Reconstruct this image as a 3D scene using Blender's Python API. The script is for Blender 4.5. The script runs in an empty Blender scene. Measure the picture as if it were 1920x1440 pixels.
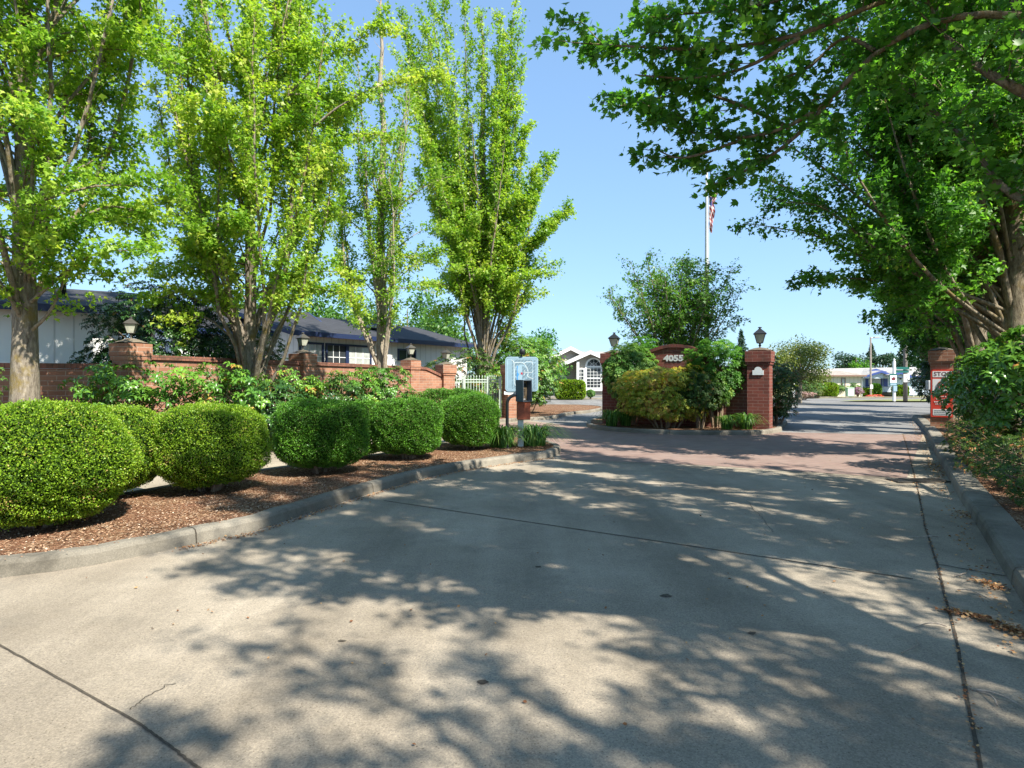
import bpy, math, random
import numpy as np
from mathutils import Vector, Matrix
R = math.radians
S = bpy.context.scene
# ------------------------------------------------------------------ camera, sky, sun
F = 1150.0; CH = 1.6; HY = 714.0
cam_d = bpy.data.cameras.new('camera'); cam = bpy.data.objects.new('camera', cam_d)
S.collection.objects.link(cam); S.camera = cam
cam.location = (0, 0, CH); cam.rotation_euler = (R(90), 0, 0)
cam_d.sensor_width = 36; cam_d.lens = 36*F/1920; cam_d.shift_y = -6/1920
cam_d.clip_start = 0.05; cam_d.clip_end = 3000
SUN_AZ = (0.69, -0.72); SUN_EL = 48
w = bpy.data.worlds.new('World'); S.world = w; w.use_nodes = True
nt = w.node_tree; bg = nt.nodes['Background']
sky = nt.nodes.new('ShaderNodeTexSky'); sky.sky_type = 'NISHITA'; sky.sun_disc = False
sky.sun_elevation = R(SUN_EL); sky.sun_rotation = math.atan2(SUN_AZ[0], SUN_AZ[1])
sky.air_density = 1.0; sky.dust_density = 0.5; sky.ozone_density = 1.6
gm = nt.nodes.new('ShaderNodeGamma'); gm.inputs[1].default_value = 0.5
mu = nt.nodes.new('ShaderNodeMix'); mu.data_type = 'RGBA'; mu.blend_type = 'MULTIPLY'; mu.inputs[0].default_value = 1; mu.inputs[7].default_value = (1.30, 1.80, 2.35, 1)
nt.links.new(sky.outputs[0], gm.inputs[0]); nt.links.new(gm.outputs[0], mu.inputs[6]); nt.links.new(mu.outputs[2], bg.inputs[0]); bg.inputs[1].default_value = 0.090
sl = bpy.data.lights.new('sun', 'SUN'); sl.energy = 5.0; sl.angle = R(0.53); sl.color = (1, .94, .84)
so = bpy.data.objects.new('sun', sl); S.collection.objects.link(so)
_n = math.hypot(*SUN_AZ); ce = math.cos(R(SUN_EL))
SD = Vector((-SUN_AZ[0]/_n*ce, -SUN_AZ[1]/_n*ce, -math.sin(R(SUN_EL))))
so.rotation_euler = SD.to_track_quat('-Z', 'Y').to_euler()
S.view_settings.view_transform = 'Standard'; S.view_settings.look = 'None'
S.view_settings.exposure = 1.35; S.view_settings.gamma = 1
S.cycles.max_bounces = 8; S.cycles.transparent_max_bounces = 8

C = S.collection
rng = np.random.default_rng(7)

def P(px, py, z=0.0):
    """point on a level plane of height z seen in the photo at px, py"""
    d = F*(CH-z)/(py-HY); return ((px-960)/F*d, d)
def W(px, py, d):
    return np.array([(px-960)/F*d, d, CH-(py-HY)/F*d])

# ------------------------------------------------------------------ materials
def newmat(name):
    m = bpy.data.materials.new(name); m.use_nodes = True
    t = m.node_tree; b = t.nodes['Principled BSDF']
    return m, t, b
def N(t, kind, **kw):
    n = t.nodes.new(kind)
    for k, v in kw.items():
        if k in n.inputs: n.inputs[k].default_value = v
        else: setattr(n, k, v)
    return n
def ramp(t, fac, stops, interp='LINEAR'):
    r = t.nodes.new('ShaderNodeValToRGB'); r.color_ramp.interpolation = interp
    e = r.color_ramp.elements
    while len(e) < len(stops): e.new(0.5)
    for i, (p, c) in enumerate(stops):
        e[i].position = p; e[i].color = (*c, 1)
    t.links.new(fac, r.inputs[0]); return r.outputs[0]
def mixc(t, fac, a, b, mode='MIX'):
    m = t.nodes.new('ShaderNodeMix'); m.data_type = 'RGBA'; m.blend_type = mode
    for sock, v in ((m.inputs[0], fac), (m.inputs[6], a), (m.inputs[7], b)):
        if isinstance(v, bpy.types.NodeSocket): t.links.new(v, sock)
        elif isinstance(v, (int, float)): sock.default_value = v
        else: sock.default_value = (*v, 1)
    return m.outputs[2]
def bump(t, b, h, strength=0.4, dist=0.01):
    n = t.nodes.new('ShaderNodeBump'); n.inputs['Strength'].default_value = strength
    n.inputs['Distance'].default_value = dist
    t.links.new(h, n.inputs['Height']); t.links.new(n.outputs[0], b.inputs['Normal'])
def noise(t, scale, detail=4, rough=.6, vec=None):
    n = N(t, 'ShaderNodeTexNoise', Scale=scale, Detail=detail, Roughness=rough)
    if vec is not None: t.links.new(vec, n.inputs['Vector'])
    return n.outputs[0]
def objco(t): return t.nodes.new('ShaderNodeTexCoord').outputs['Object']
def plain(name, col, rough=.6, metal=0, var=.15, vs=8.0, bmp=0.0, spec=.4):
    m, t, b = newmat(name); co = objco(t)
    n = noise(t, vs, 5, .65, co)
    lo = tuple(c*(1-var) for c in col); hi = tuple(min(1, c*(1+var)) for c in col)
    t.links.new(ramp(t, n, [(.3, lo), (.7, hi)]), b.inputs['Base Color'])
    b.inputs['Roughness'].default_value = rough; b.inputs['Metallic'].default_value = metal
    b.inputs['Specular IOR Level'].default_value = spec
    if bmp: bump(t, b, noise(t, vs*6, 3, .6, co), bmp, .004)
    return m
def leafmat(name, stops, trans=.35, rough=.42, spec=.35, tboost=1.35):
    m, t, b = newmat(name)
    a = N(t, 'ShaderNodeAttribute', attribute_name='tint')
    c = ramp(t, a.outputs['Fac'], stops)
    t.links.new(c, b.inputs['Base Color']); b.inputs['Roughness'].default_value = rough
    b.inputs['Specular IOR Level'].default_value = spec
    tr = t.nodes.new('ShaderNodeBsdfTranslucent')
    c2 = mixc(t, 1.0, c, (tboost, tboost*1.05, .55), 'MULTIPLY')
    t.links.new(c2, tr.inputs[0])
    mx = t.nodes.new('ShaderNodeMixShader'); mx.inputs[0].default_value = trans
    t.links.new(b.outputs[0], mx.inputs[1]); t.links.new(tr.outputs[0], mx.inputs[2])
    t.links.new(mx.outputs[0], t.nodes['Material Output'].inputs[0]); return m
def bark(name, a, c, moss=None, sc=1.0):
    m, t, b = newmat(name); co = objco(t)
    mp = N(t, 'ShaderNodeMapping'); mp.inputs['Scale'].default_value = (1, 1, .28); t.links.new(co, mp.inputs[0])
    n = noise(t, 22*sc, 6, .7, mp.outputs[0])
    col = ramp(t, n, [(.32, a), (.68, c)])
    if moss:
        n2 = noise(t, 3.2, 5, .7, co)
        mask = ramp(t, n2, [(.5, (0, 0, 0)), (.64, (1, 1, 1))])
        col = mixc(t, mask, col, moss)
    t.links.new(col, b.inputs['Base Color']); b.inputs['Roughness'].default_value = .9
    b.inputs['Specular IOR Level'].default_value = .15
    bump(t, b, n, .9, .03); return m
def brick(name, c1, c2, mortar, bw=.30, rh=.10, dirt=(.06, .045, .035), dirtamt=.35):
    m, t, b = newmat(name)
    uv = t.nodes.new('ShaderNodeTexCoord').outputs['UV']
    br = t.nodes.new('ShaderNodeTexBrick'); t.links.new(uv, br.inputs['Vector'])
    br.inputs['Scale'].default_value = 1; br.inputs['Brick Width'].default_value = bw
    br.inputs['Row Height'].default_value = rh; br.inputs['Mortar Size'].default_value = .006
    br.inputs['Mortar Smooth'].default_value = .2; br.inputs['Bias'].default_value = 0
    br.inputs['Color1'].default_value = (*c1, 1); br.inputs['Color2'].default_value = (*c2, 1)
    br.inputs['Mortar'].default_value = (*mortar, 1)
    co = objco(t)
    n = noise(t, 2.2, 6, .7, co); msk = ramp(t, n, [(.48, (0, 0, 0)), (.75, (dirtamt,)*3)])
    col = mixc(t, msk, br.outputs[0], dirt)
    n3 = noise(t, 60, 3, .6, co); col = mixc(t, .35, col, ramp(t, n3, [(.3, (.45, .45, .45)), (.7, (1, 1, 1))]), 'MULTIPLY')
    t.links.new(col, b.inputs['Base Color']); b.inputs['Roughness'].default_value = .88
    b.inputs['Specular IOR Level'].default_value = .2
    inv = N(t, 'ShaderNodeMath', operation='SUBTRACT'); inv.inputs[0].default_value = 1
    t.links.new(br.outputs['Fac'], inv.inputs[1]); bump(t, b, inv.outputs[0], .7, .008)
    return m
def concrete(name, a, c, stain=(.2, .185, .16), grain=1.0, st=.45):
    m, t, b = newmat(name); co = objco(t)
    n1 = noise(t, .55, 6, .65, co); n2 = noise(t, 85, 4, .75, co)
    v = N(t, 'ShaderNodeTexVoronoi', Scale=120.0); t.links.new(co, v.inputs['Vector'])
    col = ramp(t, n1, [(.3, a), (.7, c)])
    mp = N(t, 'ShaderNodeMapping'); mp.inputs['Rotation'].default_value = (0, 0, R(32)); mp.inputs['Scale'].default_value = (1.1, .10, 1); t.links.new(co, mp.inputs[0])
    col = mixc(t, .8*min(grain, 1), col, ramp(t, noise(t, 1.0, 5, .6, mp.outputs[0]), [(.32, (.64, .63, .62)), (.62, (1.1, 1.1, 1.1))]), 'MULTIPLY')
    col = mixc(t, .75*grain, col, ramp(t, n2, [(.35, (.55, .55, .56)), (.68, (1.28, 1.26, 1.22))]), 'MULTIPLY')
    col = mixc(t, .5*grain, col, ramp(t, v.outputs['Distance'], [(.05, (1.3, 1.28, 1.25)), (.5, (.8, .8, .8))]), 'MULTIPLY')
    v2 = N(t, 'ShaderNodeTexVoronoi', Scale=38.0); t.links.new(co, v2.inputs['Vector'])
    col = mixc(t, .8*grain, col, ramp(t, v2.outputs['Distance'], [(.10, (.35, .33, .30)), (.17, (1, 1, 1))]), 'MULTIPLY') if grain >= 1 else col
    n4 = noise(t, 1.6, 8, .72, co)
    col = mixc(t, ramp(t, n4, [(.52, (0, 0, 0)), (.72, (st,)*3)]), col, stain)
    t.links.new(col, b.inputs['Base Color']); b.inputs['Roughness'].default_value = .85
    b.inputs['Specular IOR Level'].default_value = .25
    bump(t, b, n2, .5, .004); return m
M = {}
M['concrete'] = concrete('concrete', (.235, .20, .15), (.395, .345, .27), stain=(.13, .115, .09), st=.55)
M['gutter'] = concrete('gutter_concrete', (.17, .15, .12), (.27, .24, .2))
M['kerbc'] = concrete('kerb_concrete', (.12, .108, .085), (.29, .265, .215), stain=(.045, .04, .03), grain=.8, st=.85)
M['asphalt'] = concrete('asphalt', (.17, .168, .165), (.23, .228, .22), stain=(.17, .17, .165))
M['joint'] = plain('joint_dirt', (.055, .045, .032), .95, var=.5, vs=30)
M['brick'] = brick('red_brick', (.37, .19, .118), (.26, .12, .075), (.42, .33, .26))
M['brickdk'] = brick('shaded_red_brick', (.20, .062, .045), (.14, .045, .035), (.26, .17, .14), dirtamt=.7)  # red brick darkened; the tree shade on the sign is in its colour
M['coping'] = brick('coping_brick', (.28, .12, .08), (.20, .085, .06), (.12, .08, .06), bw=.10, rh=.35, dirt=(.035, .035, .022), dirtamt=.95)
M['copingdk'] = brick('shaded_coping_brick', (.17, .055, .042), (.12, .042, .035), (.08, .05, .04), bw=.09, rh=.35, dirt=(.03, .03, .022), dirtamt=.9)  # coping likewise darkened, with the shade put into its colour
M['mortar'] = concrete('mortar_cap', (.10, .085, .06), (.21, .18, .14), stain=(.055, .06, .03), grain=.6, st=.9)
M['mulch'] = None
def mulch():
    m, t, b = newmat('bark_mulch'); co = objco(t)
    v = N(t, 'ShaderNodeTexVoronoi', Scale=58.0); t.links.new(co, v.inputs['Vector'])
    mp = N(t, 'ShaderNodeMapping'); mp.inputs['Scale'].default_value = (1, .6, 1); t.links.new(co, mp.inputs[0])
    t.links.new(mp.outputs[0], v.inputs['Vector'])
    sp = t.nodes.new('ShaderNodeSeparateColor'); t.links.new(v.outputs['Color'], sp.inputs[0])
    c = ramp(t, sp.outputs[0], [(.0, (.05, .025, .014)), (.45, (.18, .095, .05)), (.8, (.30, .18, .10)), (1, (.48, .37, .25))])
    n = noise(t, 1.4, 5, .6, co)
    c = mixc(t, ramp(t, n, [(.4, (0, 0, 0)), (.65, (.6,)*3)]), c, (.19, .085, .05))
    t.links.new(c, b.inputs['Base Color']); b.inputs['Roughness'].default_value = .95
    b.inputs['Specular IOR Level'].default_value = .1
    bump(t, b, v.outputs['Distance'], 1, .03); return m
M['mulch'] = mulch()
def paver():
    m, t, b = newmat('stamped_brick_paving'); co = objco(t)
    mp = N(t, 'ShaderNodeMapping'); mp.inputs['Rotation'].default_value = (0, 0, R(-32)); t.links.new(co, mp.inputs[0])
    br = t.nodes.new('ShaderNodeTexBrick'); t.links.new(mp.outputs[0], br.inputs['Vector'])
    for k, v in (('Scale', 1), ('Brick Width', .40), ('Row Height', .20), ('Mortar Size', .009), ('Mortar Smooth', .3)): br.inputs[k].default_value = v
    br.inputs['Color1'].default_value = (.225, .15, .12, 1); br.inputs['Color2'].default_value = (.18, .115, .09, 1)
    br.inputs['Mortar'].default_value = (.12, .085, .07, 1)
    n = noise(t, 1.0, 6, .7, co)
    c = mixc(t, ramp(t, n, [(.4, (0, 0, 0)), (.7, (.7,)*3)]), br.outputs[0], (.225, .17, .14))
    n2 = noise(t, 80, 3, .6, co); c = mixc(t, .4, c, ramp(t, n2, [(.3, (.6,)*3), (.7, (1.2,)*3)]), 'MULTIPLY')
    t.links.new(c, b.inputs['Base Color']); b.inputs['Roughness'].default_value = .85
    bump(t, b, n2, .3, .004); return m
M['paver'] = paver()
M['lawn'] = None
def lawn():
    m, t, b = newmat('dry_lawn'); co = objco(t)
    n = noise(t, .35, 6, .7, co); n2 = noise(t, 18, 4, .7, co)
    c = ramp(t, n, [(.35, (.10, .15, .035)), (.55, (.20, .21, .06)), (.75, (.34, .28, .12))])
    c = mixc(t, .6, c, ramp(t, n2, [(.3, (.5,)*3), (.7, (1.2,)*3)]), 'MULTIPLY')
    t.links.new(c, b.inputs['Base Color']); b.inputs['Roughness'].default_value = .95; return m
M['lawn'] = lawn()
M['bark'] = bark('maple_bark', (.075, .06, .045), (.31, .27, .21), (.17, .13, .05))
M['barkdk'] = bark('dark_maple_bark', (.06, .045, .033), (.29, .245, .17), (.15, .11, .045))
M['barklt'] = bark('pale_bark', (.15, .12, .085), (.40, .35, .27))
M['twig'] = bark('shrub_stem', (.12, .08, .05), (.34, .26, .18))
M['white'] = plain('white_paint', (.74, .75, .74), .55, var=.06)
M['whitesiding'] = None
def siding(name, col, vertical=True, sp=.2, depth=.35):
    m, t, b = newmat(name)
    uv = t.nodes.new('ShaderNodeTexCoord').outputs['UV']
    s = t.nodes.new('ShaderNodeSeparateXYZ'); t.links.new(uv, s.inputs[0])
    fr = N(t, 'ShaderNodeMath', operation='PINGPONG'); fr.inputs[1].default_value = sp
    t.links.new(s.outputs[0 if vertical else 1], fr.inputs[0])
    g = ramp(t, fr.outputs[0], [(0, (0, 0, 0)), (sp*.16, (1, 1, 1))])
    n = noise(t, 1.3, 5, .6, objco(t))
    c = mixc(t, g, tuple(x*(1-depth) for x in col), col)
    c = mixc(t, .25, c, ramp(t, n, [(.3, (.75,)*3), (.7, (1.05,)*3)]), 'MULTIPLY')
    t.links.new(c, b.inputs['Base Color']); b.inputs['Roughness'].default_value = .65
    bump(t, b, g, .5, .01); return m
M['whitesiding'] = siding('white_panel_siding', (.78, .79, .76))
M['lapsiding'] = siding('white_lap_siding', (.62, .66, .66), False, .1)
M['beigesiding'] = siding('beige_lap_siding', (.40, .37, .32), False, .09, .25)
M['creamsiding'] = siding('cream_siding', (.66, .60, .46))
M['bluewhite'] = siding('pale_blue_siding', (.52, .62, .72), depth=.15)
def shingles(name, col):
    m, t, b = newmat(name)
    uv = t.nodes.new('ShaderNodeTexCoord').outputs['UV']
    br = t.nodes.new('ShaderNodeTexBrick'); t.links.new(uv, br.inputs['Vector'])
    for k, v in (('Scale', 1), ('Brick Width', .33), ('Row Height', .14), ('Mortar Size', .006)): br.inputs[k].default_value = v
    br.inputs['Color1'].default_value = (*[c*1.2 for c in col], 1); br.inputs['Color2'].default_value = (*[c*.75 for c in col], 1)
    br.inputs['Mortar'].default_value = (*[c*.45 for c in col], 1)
    n = noise(t, 2, 5, .7, objco(t)); c = mixc(t, .4, br.outputs[0], ramp(t, n, [(.3, (.6,)*3), (.7, (1.25,)*3)]), 'MULTIPLY')
    t.links.new(c, b.inputs['Base Color']); b.inputs['Roughness'].default_value = .9; return m
M['roofdk'] = shingles('dark_shingles', (.028, .029, .033))
M['rooflt'] = shingles('pale_shingles', (.34, .325, .30))
M['roofbr'] = shingles('brown_shingles', (.30, .26, .22))
M['navy'] = plain('navy_trim', (.012, .022, .065), .5, var=.1)
M['navyb'] = plain('deep_blue_trim', (.02, .045, .16), .5, var=.1)
M['blue'] = plain('blue_trim', (.03, .06, .22), .5, var=.1)
M['browntrim'] = plain('brown_trim', (.20, .12, .09), .6)
M['soffit'] = plain('soffit_white', (.62, .62, .60), .7, var=.05)
M['glass'] = plain('window_glass', (.03, .035, .04), .06, var=.3, vs=1.2, spec=.8)
M['glasslt'] = plain('curtained_glass', (.34, .36, .34), .12, var=.35, vs=2.5, spec=.7)
M['black'] = plain('black_metal', (.022, .024, .026), .38, .3, spec=.5)
M['bronze'] = plain('aged_dark_metal', (.075, .07, .06), .45, .4)
M['lampglass'] = plain('frosted_lamp_glass', (.36, .37, .30), .2, var=.25, vs=12, spec=.6)
M['slate'] = plain('slate_grey_paint', (.065, .085, .105), .45, var=.12)
M['panel'] = plain('bronze_panel', (.16, .12, .075), .4, .35, var=.3, vs=12)
M['redwood'] = plain('red_brown_wood', (.30, .075, .035), .6, var=.3, vs=10, bmp=.3)
M['tan'] = plain('tan_wood', (.36, .22, .14), .7)
M['mapblue'] = plain('map_pale_blue', (.23, .34, .41), .45, var=.08)
M['mapline'] = plain('map_line_dark', (.06, .11, .15), .5)
M['maplot'] = plain('map_lot_grey', (.08, .13, .16), .5, var=.2, vs=30)
M['maproad'] = plain('map_road_white', (.50, .56, .56), .5)
M['maplake'] = plain('map_lake_blue', (.05, .22, .50), .4)
M['mapred'] = plain('map_red_mark', (.35, .03, .05), .5)
M['signred'] = plain('sign_red', (.62, .06, .035), .45, var=.06)
M['signwhite'] = plain('sign_white', (.80, .80, .78), .5, var=.04)
M['signdark'] = plain('sign_lettering', (.13, .02, .03), .5)
M['signgreen'] = plain('sign_green', (.01, .10, .085), .45)
M['signblack'] = plain('sign_black', (.02, .02, .02), .5)
M['grey'] = plain('galvanised_grey', (.36, .37, .37), .45, .4, var=.08)
M['polewhite'] = plain('flagpole_white', (.52, .54, .53), .4, .2, var=.06)
M['wood'] = bark('weathered_pole_wood', (.11, .10, .09), (.25, .22, .19))
M['gatewhite'] = plain('pale_green_white_paint', (.40, .48, .42), .5, var=.06)
M['cabinet'] = plain('pale_green_cabinet', (.42, .58, .44), .5, var=.06)
M['plaque'] = plain('plaque_white', (.60, .64, .64), .6, var=.1, vs=25)
M['numeral'] = plain('numeral_white', (.50, .51, .50), .5, var=.1, vs=20)
M['flagred'] = plain('flag_red', (.33, .06, .06), .8); M['flagwhite'] = plain('flag_white', (.55, .52, .52), .8)
M['flagblue'] = plain('flag_blue', (.04, .06, .19), .8)
M['steps'] = concrete('step_concrete', (.30, .27, .24), (.42, .39, .35)); M['rock'] = concrete('grey_rock', (.22, .21, .20), (.42, .40, .38), grain=.9)
# foliage
YG = [(0, (.055, .15, .016)), (.3, (.14, .29, .026)), (.7, (.30, .44, .05)), (1, (.48, .52, .10))]
M['lf_yel'] = leafmat('bright_maple_leaf', YG, .48)
M['lf_mid'] = leafmat('green_maple_leaf', [(0, (.03, .10, .018)), (.5, (.08, .22, .032)), (.85, (.16, .34, .05)), (1, (.34, .44, .07))], .58)
M['lf_dark'] = leafmat('dark_maple_leaf', [(0, (.02, .07, .016)), (.5, (.045, .14, .026)), (.9, (.09, .21, .035)), (1, (.18, .28, .04))], .5)
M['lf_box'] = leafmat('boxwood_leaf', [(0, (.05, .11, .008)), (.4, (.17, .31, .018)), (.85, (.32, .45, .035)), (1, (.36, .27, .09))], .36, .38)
M['lf_boxdk'] = leafmat('shaded_boxwood_leaf', [(0, (.03, .10, .01)), (.5, (.085, .235, .02)), (.93, (.17, .36, .03)), (1, (.17, .16, .06))], .25, .38)  # darker boxwood copy; the shade on the right-hand bushes is in its colour
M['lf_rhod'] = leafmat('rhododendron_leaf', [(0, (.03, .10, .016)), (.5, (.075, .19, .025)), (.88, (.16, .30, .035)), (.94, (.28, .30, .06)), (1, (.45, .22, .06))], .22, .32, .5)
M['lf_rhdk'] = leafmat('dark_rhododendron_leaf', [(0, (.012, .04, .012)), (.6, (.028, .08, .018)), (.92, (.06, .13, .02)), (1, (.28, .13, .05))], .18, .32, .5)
M['lf_pier'] = leafmat('pieris_leaf', [(0, (.05, .14, .015)), (.5, (.14, .24, .02)), (.82, (.40, .42, .04)), (1, (.52, .30, .07))], .25, .35, .4)
M['lf_azal'] = leafmat('azalea_leaf', [(0, (.02, .06, .012)), (.6, (.05, .11, .018)), (.86, (.12, .18, .03)), (.93, (.42, .16, .06)), (1, (.6, .26, .12))], .25)
M['lf_light'] = leafmat('light_green_leaf', [(0, (.04, .12, .025)), (.5, (.09, .21, .04)), (1, (.22, .33, .07))], .38)
M['lf_isl'] = leafmat('fresh_green_leaf', [(0, (.03, .10, .015)), (.5, (.08, .20, .03)), (1, (.18, .32, .05))], .5)
M['lf_blue'] = leafmat('conifer_needle', [(0, (.012, .035, .018)), (.6, (.03, .075, .035)), (1, (.06, .12, .05))], .15)
M['lf_olive'] = leafmat('olive_leaf', [(0, (.05, .10, .02)), (.5, (.13, .17, .035)), (.9, (.24, .25, .06)), (1, (.34, .22, .10))], .35)
M['grassb'] = leafmat('lily_blade', [(0, (.03, .10, .015)), (.6, (.08, .20, .03)), (1, (.22, .32, .07))], .35)
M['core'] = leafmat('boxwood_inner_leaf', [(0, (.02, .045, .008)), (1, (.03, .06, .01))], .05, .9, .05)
M['drylf'] = leafmat('dry_leaf', [(0, (.10, .045, .025)), (.5, (.32, .15, .07)), (1, (.52, .33, .16))], .15, .8, .1)
M['chip'] = leafmat('bark_chip', [(0, (.10, .05, .03)), (.45, (.24, .13, .08)), (.8, (.40, .26, .16)), (1, (.55, .46, .36))], .0, .9, .1)
M['flower'] = leafmat('flower_petal', [(0, (.55, .04, .05)), (.5, (.7, .12, .10)), (1, (.85, .55, .05))], .3)
M['pinkfl'] = leafmat('pink_petal', [(0, (.10, .20, .05)), (.5, (.36, .20, .22)), (1, (.65, .45, .47))], .3)
M['purplefl'] = leafmat('purple_petal', [(0, (.05, .12, .03)), (.4, (.25, .10, .22)), (1, (.45, .22, .38))], .3)
M['dead'] = bark('dead_twig', (.26, .20, .15), (.5, .42, .34))

# ------------------------------------------------------------------ object helpers
def link(name, me, mat=None, parent=None, loc=None, rotz=0):
    o = bpy.data.objects.new(name, me); C.objects.link(o)
    if mat is not None and me is not None:
        for m in (mat if isinstance(mat, (list, tuple)) else [mat]): me.materials.append(m)
    if parent is not None: o.parent = parent
    if loc is not None: o.location = loc
    o.rotation_euler[2] = rotz
    return o
def tag(o, label, cat, group=None):
    o['label'] = label; o['category'] = cat
    if group: o['group'] = group
    return o
def thing(name, label, cat, loc=(0, 0, 0), rotz=0, group=None):
    o = link(name, None, loc=loc, rotz=rotz); return tag(o, label, cat, group)
def struct(o): o['kind'] = 'structure'; return o
def stuff(o): o['kind'] = 'stuff'; return o

class MB:
    def __init__(s): s.v = []; s.f = []; s.sm = []; s.mi = []
    def add(s, vs, fs, smooth=False, mi=0):
        n = len(s.v); s.v += [tuple(map(float, p)) for p in vs]
        for f in fs: s.f.append(tuple(i+n for i in f)); s.sm.append(smooth); s.mi.append(mi)
        return s
    def box(s, c, d, rz=0, mi=0, bev=0):
        x, y, z = (k/2 for k in d); cs, sn = math.cos(rz), math.sin(rz)
        if bev:
            pl = [(-x+bev, -y), (x-bev, -y), (x, -y+bev), (x, y-bev), (x-bev, y), (-x+bev, y), (-x, y-bev), (-x, -y+bev)]
            rings = []
            pi = [(a*(1-bev/x), b*(1-bev/y)) for a, b in pl]
            for zz, q in ((-z, pi), (-z+bev, pl), (z-bev, pl), (z, pi)):
                rings.append([(c[0]+a*cs-b*sn, c[1]+a*sn+b*cs, c[2]+zz) for a, b in q])
            vs = sum(rings, []); fs = [tuple(range(7, -1, -1)), tuple(range(24, 32))]
            for r in range(3):
                for i in range(8): j = (i+1) % 8; fs.append((r*8+i, r*8+j, r*8+8+j, r*8+8+i))
            return s.add(vs, fs, False, mi)
        vs = [(c[0]+a*cs-b*sn, c[1]+a*sn+b*cs, c[2]+e) for e in (-z, z) for a, b in ((-x, -y), (x, -y), (x, y), (-x, y))]
        return s.add(vs, [(3, 2, 1, 0), (4, 5, 6, 7), (0, 1, 5, 4), (1, 2, 6, 5), (2, 3, 7, 6), (3, 0, 4, 7)], False, mi)
    def prism(s, poly, z0, z1, mi=0, sides=True, bottom=True):
        n = len(poly)
        vs = [(p[0], p[1], z0) for p in poly]+[(p[0], p[1], z1) for p in poly]
        a = sum(poly[i][0]*poly[(i+1) % n][1]-poly[(i+1) % n][0]*poly[i][1] for i in range(n))
        fs = [tuple(range(n, 2*n))]
        if bottom: fs.append(tuple(range(n-1, -1, -1)))
        if sides: fs += [(i, (i+1) % n, n+(i+1) % n, n+i) for i in range(n)]
        if a < 0: fs = [tuple(reversed(f)) for f in fs]
        return s.add(vs, fs, False, mi)
    def vprism(s, prof, y0, y1, mi=0):
        """profile in local x,z extruded along y"""
        n = len(prof); vs = [(p[0], y0, p[1]) for p in prof]+[(p[0], y1, p[1]) for p in prof]
        a = sum(prof[i][0]*prof[(i+1) % n][1]-prof[(i+1) % n][0]*prof[i][1] for i in range(n))
        fs = [tuple(range(n)), tuple(range(2*n-1, n-1, -1))]+[((i+1) % n, i, n+i, n+(i+1) % n) for i in range(n)]
        if (a < 0): fs = [tuple(reversed(f)) for f in fs]
        return s.add(vs, fs, False, mi)
    def tube(s, pts, rad, n=8, mi=0, cap=True):
        pts = [np.array(p, float) for p in pts]; k = len(pts)
        if not hasattr(rad, '__len__'): rad = [rad]*k
        d0 = pts[1]-pts[0]; d0 /= np.linalg.norm(d0)+1e-9
        ref = np.array([0, 0, 1.]) if abs(d0[2]) < .9 else np.array([1., 0, 0])
        u = np.cross(d0, ref); u /= np.linalg.norm(u)
        vs = []
        for i in range(k):
            d = pts[min(i+1, k-1)]-pts[max(i-1, 0)]; d /= np.linalg.norm(d)+1e-9
            u = u-d*np.dot(u, d); u /= np.linalg.norm(u)+1e-9; v = np.cross(d, u)
            for j in range(n):
                a = 2*math.pi*j/n; vs.append(pts[i]+rad[i]*(u*math.cos(a)+v*math.sin(a)))
        fs = [(i*n+j, i*n+(j+1) % n, (i+1)*n+(j+1) % n, (i+1)*n+j) for i in range(k-1) for j in range(n)]
        s.add(vs, fs, True, mi)
        if cap: s.add(vs[:n], [tuple(range(n-1, -1, -1))], False, mi); s.add(vs[-n:], [tuple(range(n))], False, mi)
        return s
    def lathe(s, prof, c=(0, 0, 0), n=12, mi=0, smooth=True, rz=0):
        vs = []
        for r, z in prof:
            for j in range(n):
                a = 2*math.pi*j/n+rz; vs.append((c[0]+r*math.cos(a), c[1]+r*math.sin(a), c[2]+z))
        k = len(prof)
        fs = [(i*n+j, i*n+(j+1) % n, (i+1)*n+(j+1) % n, (i+1)*n+j) for i in range(k-1) for j in range(n)]
        fs += [tuple(range(n-1, -1, -1)), tuple(range((k-1)*n, k*n))]
        return s.add(vs, fs, smooth, mi)
    def mesh(s, name):
        me = bpy.data.meshes.new(name); me.from_pydata(s.v, [], s.f); me.update()
        me.polygons.foreach_set('use_smooth', s.sm); me.polygons.foreach_set('material_index', s.mi)
        nrm = np.zeros(len(s.f)*3); me.polygons.foreach_get('normal', nrm); nrm = nrm.reshape(-1, 3)
        uvl = me.uv_layers.new(name='UVMap'); uv = np.zeros((len(me.loops), 2))
        V = np.array(s.v); k = 0
        for i, f in enumerate(s.f):
            nx, ny, nz = nrm[i]; h = math.hypot(nx, ny)
            for vi in f:
                p = V[vi]
                if h < .25: uv[k] = (p[0], p[1])
                else:
                    tx, ty = -ny/h, nx/h; uv[k] = (p[0]*tx+p[1]*ty, p[2]/max(h, .25) if h < .95 else p[2])
                k += 1
        uvl.data.foreach_set('uv', uv.ravel().astype(np.float32)); return me
    def obj(s, name, mat, parent=None, loc=None, rotz=0): return link(name, s.mesh(name), mat, parent, loc, rotz)

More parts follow.
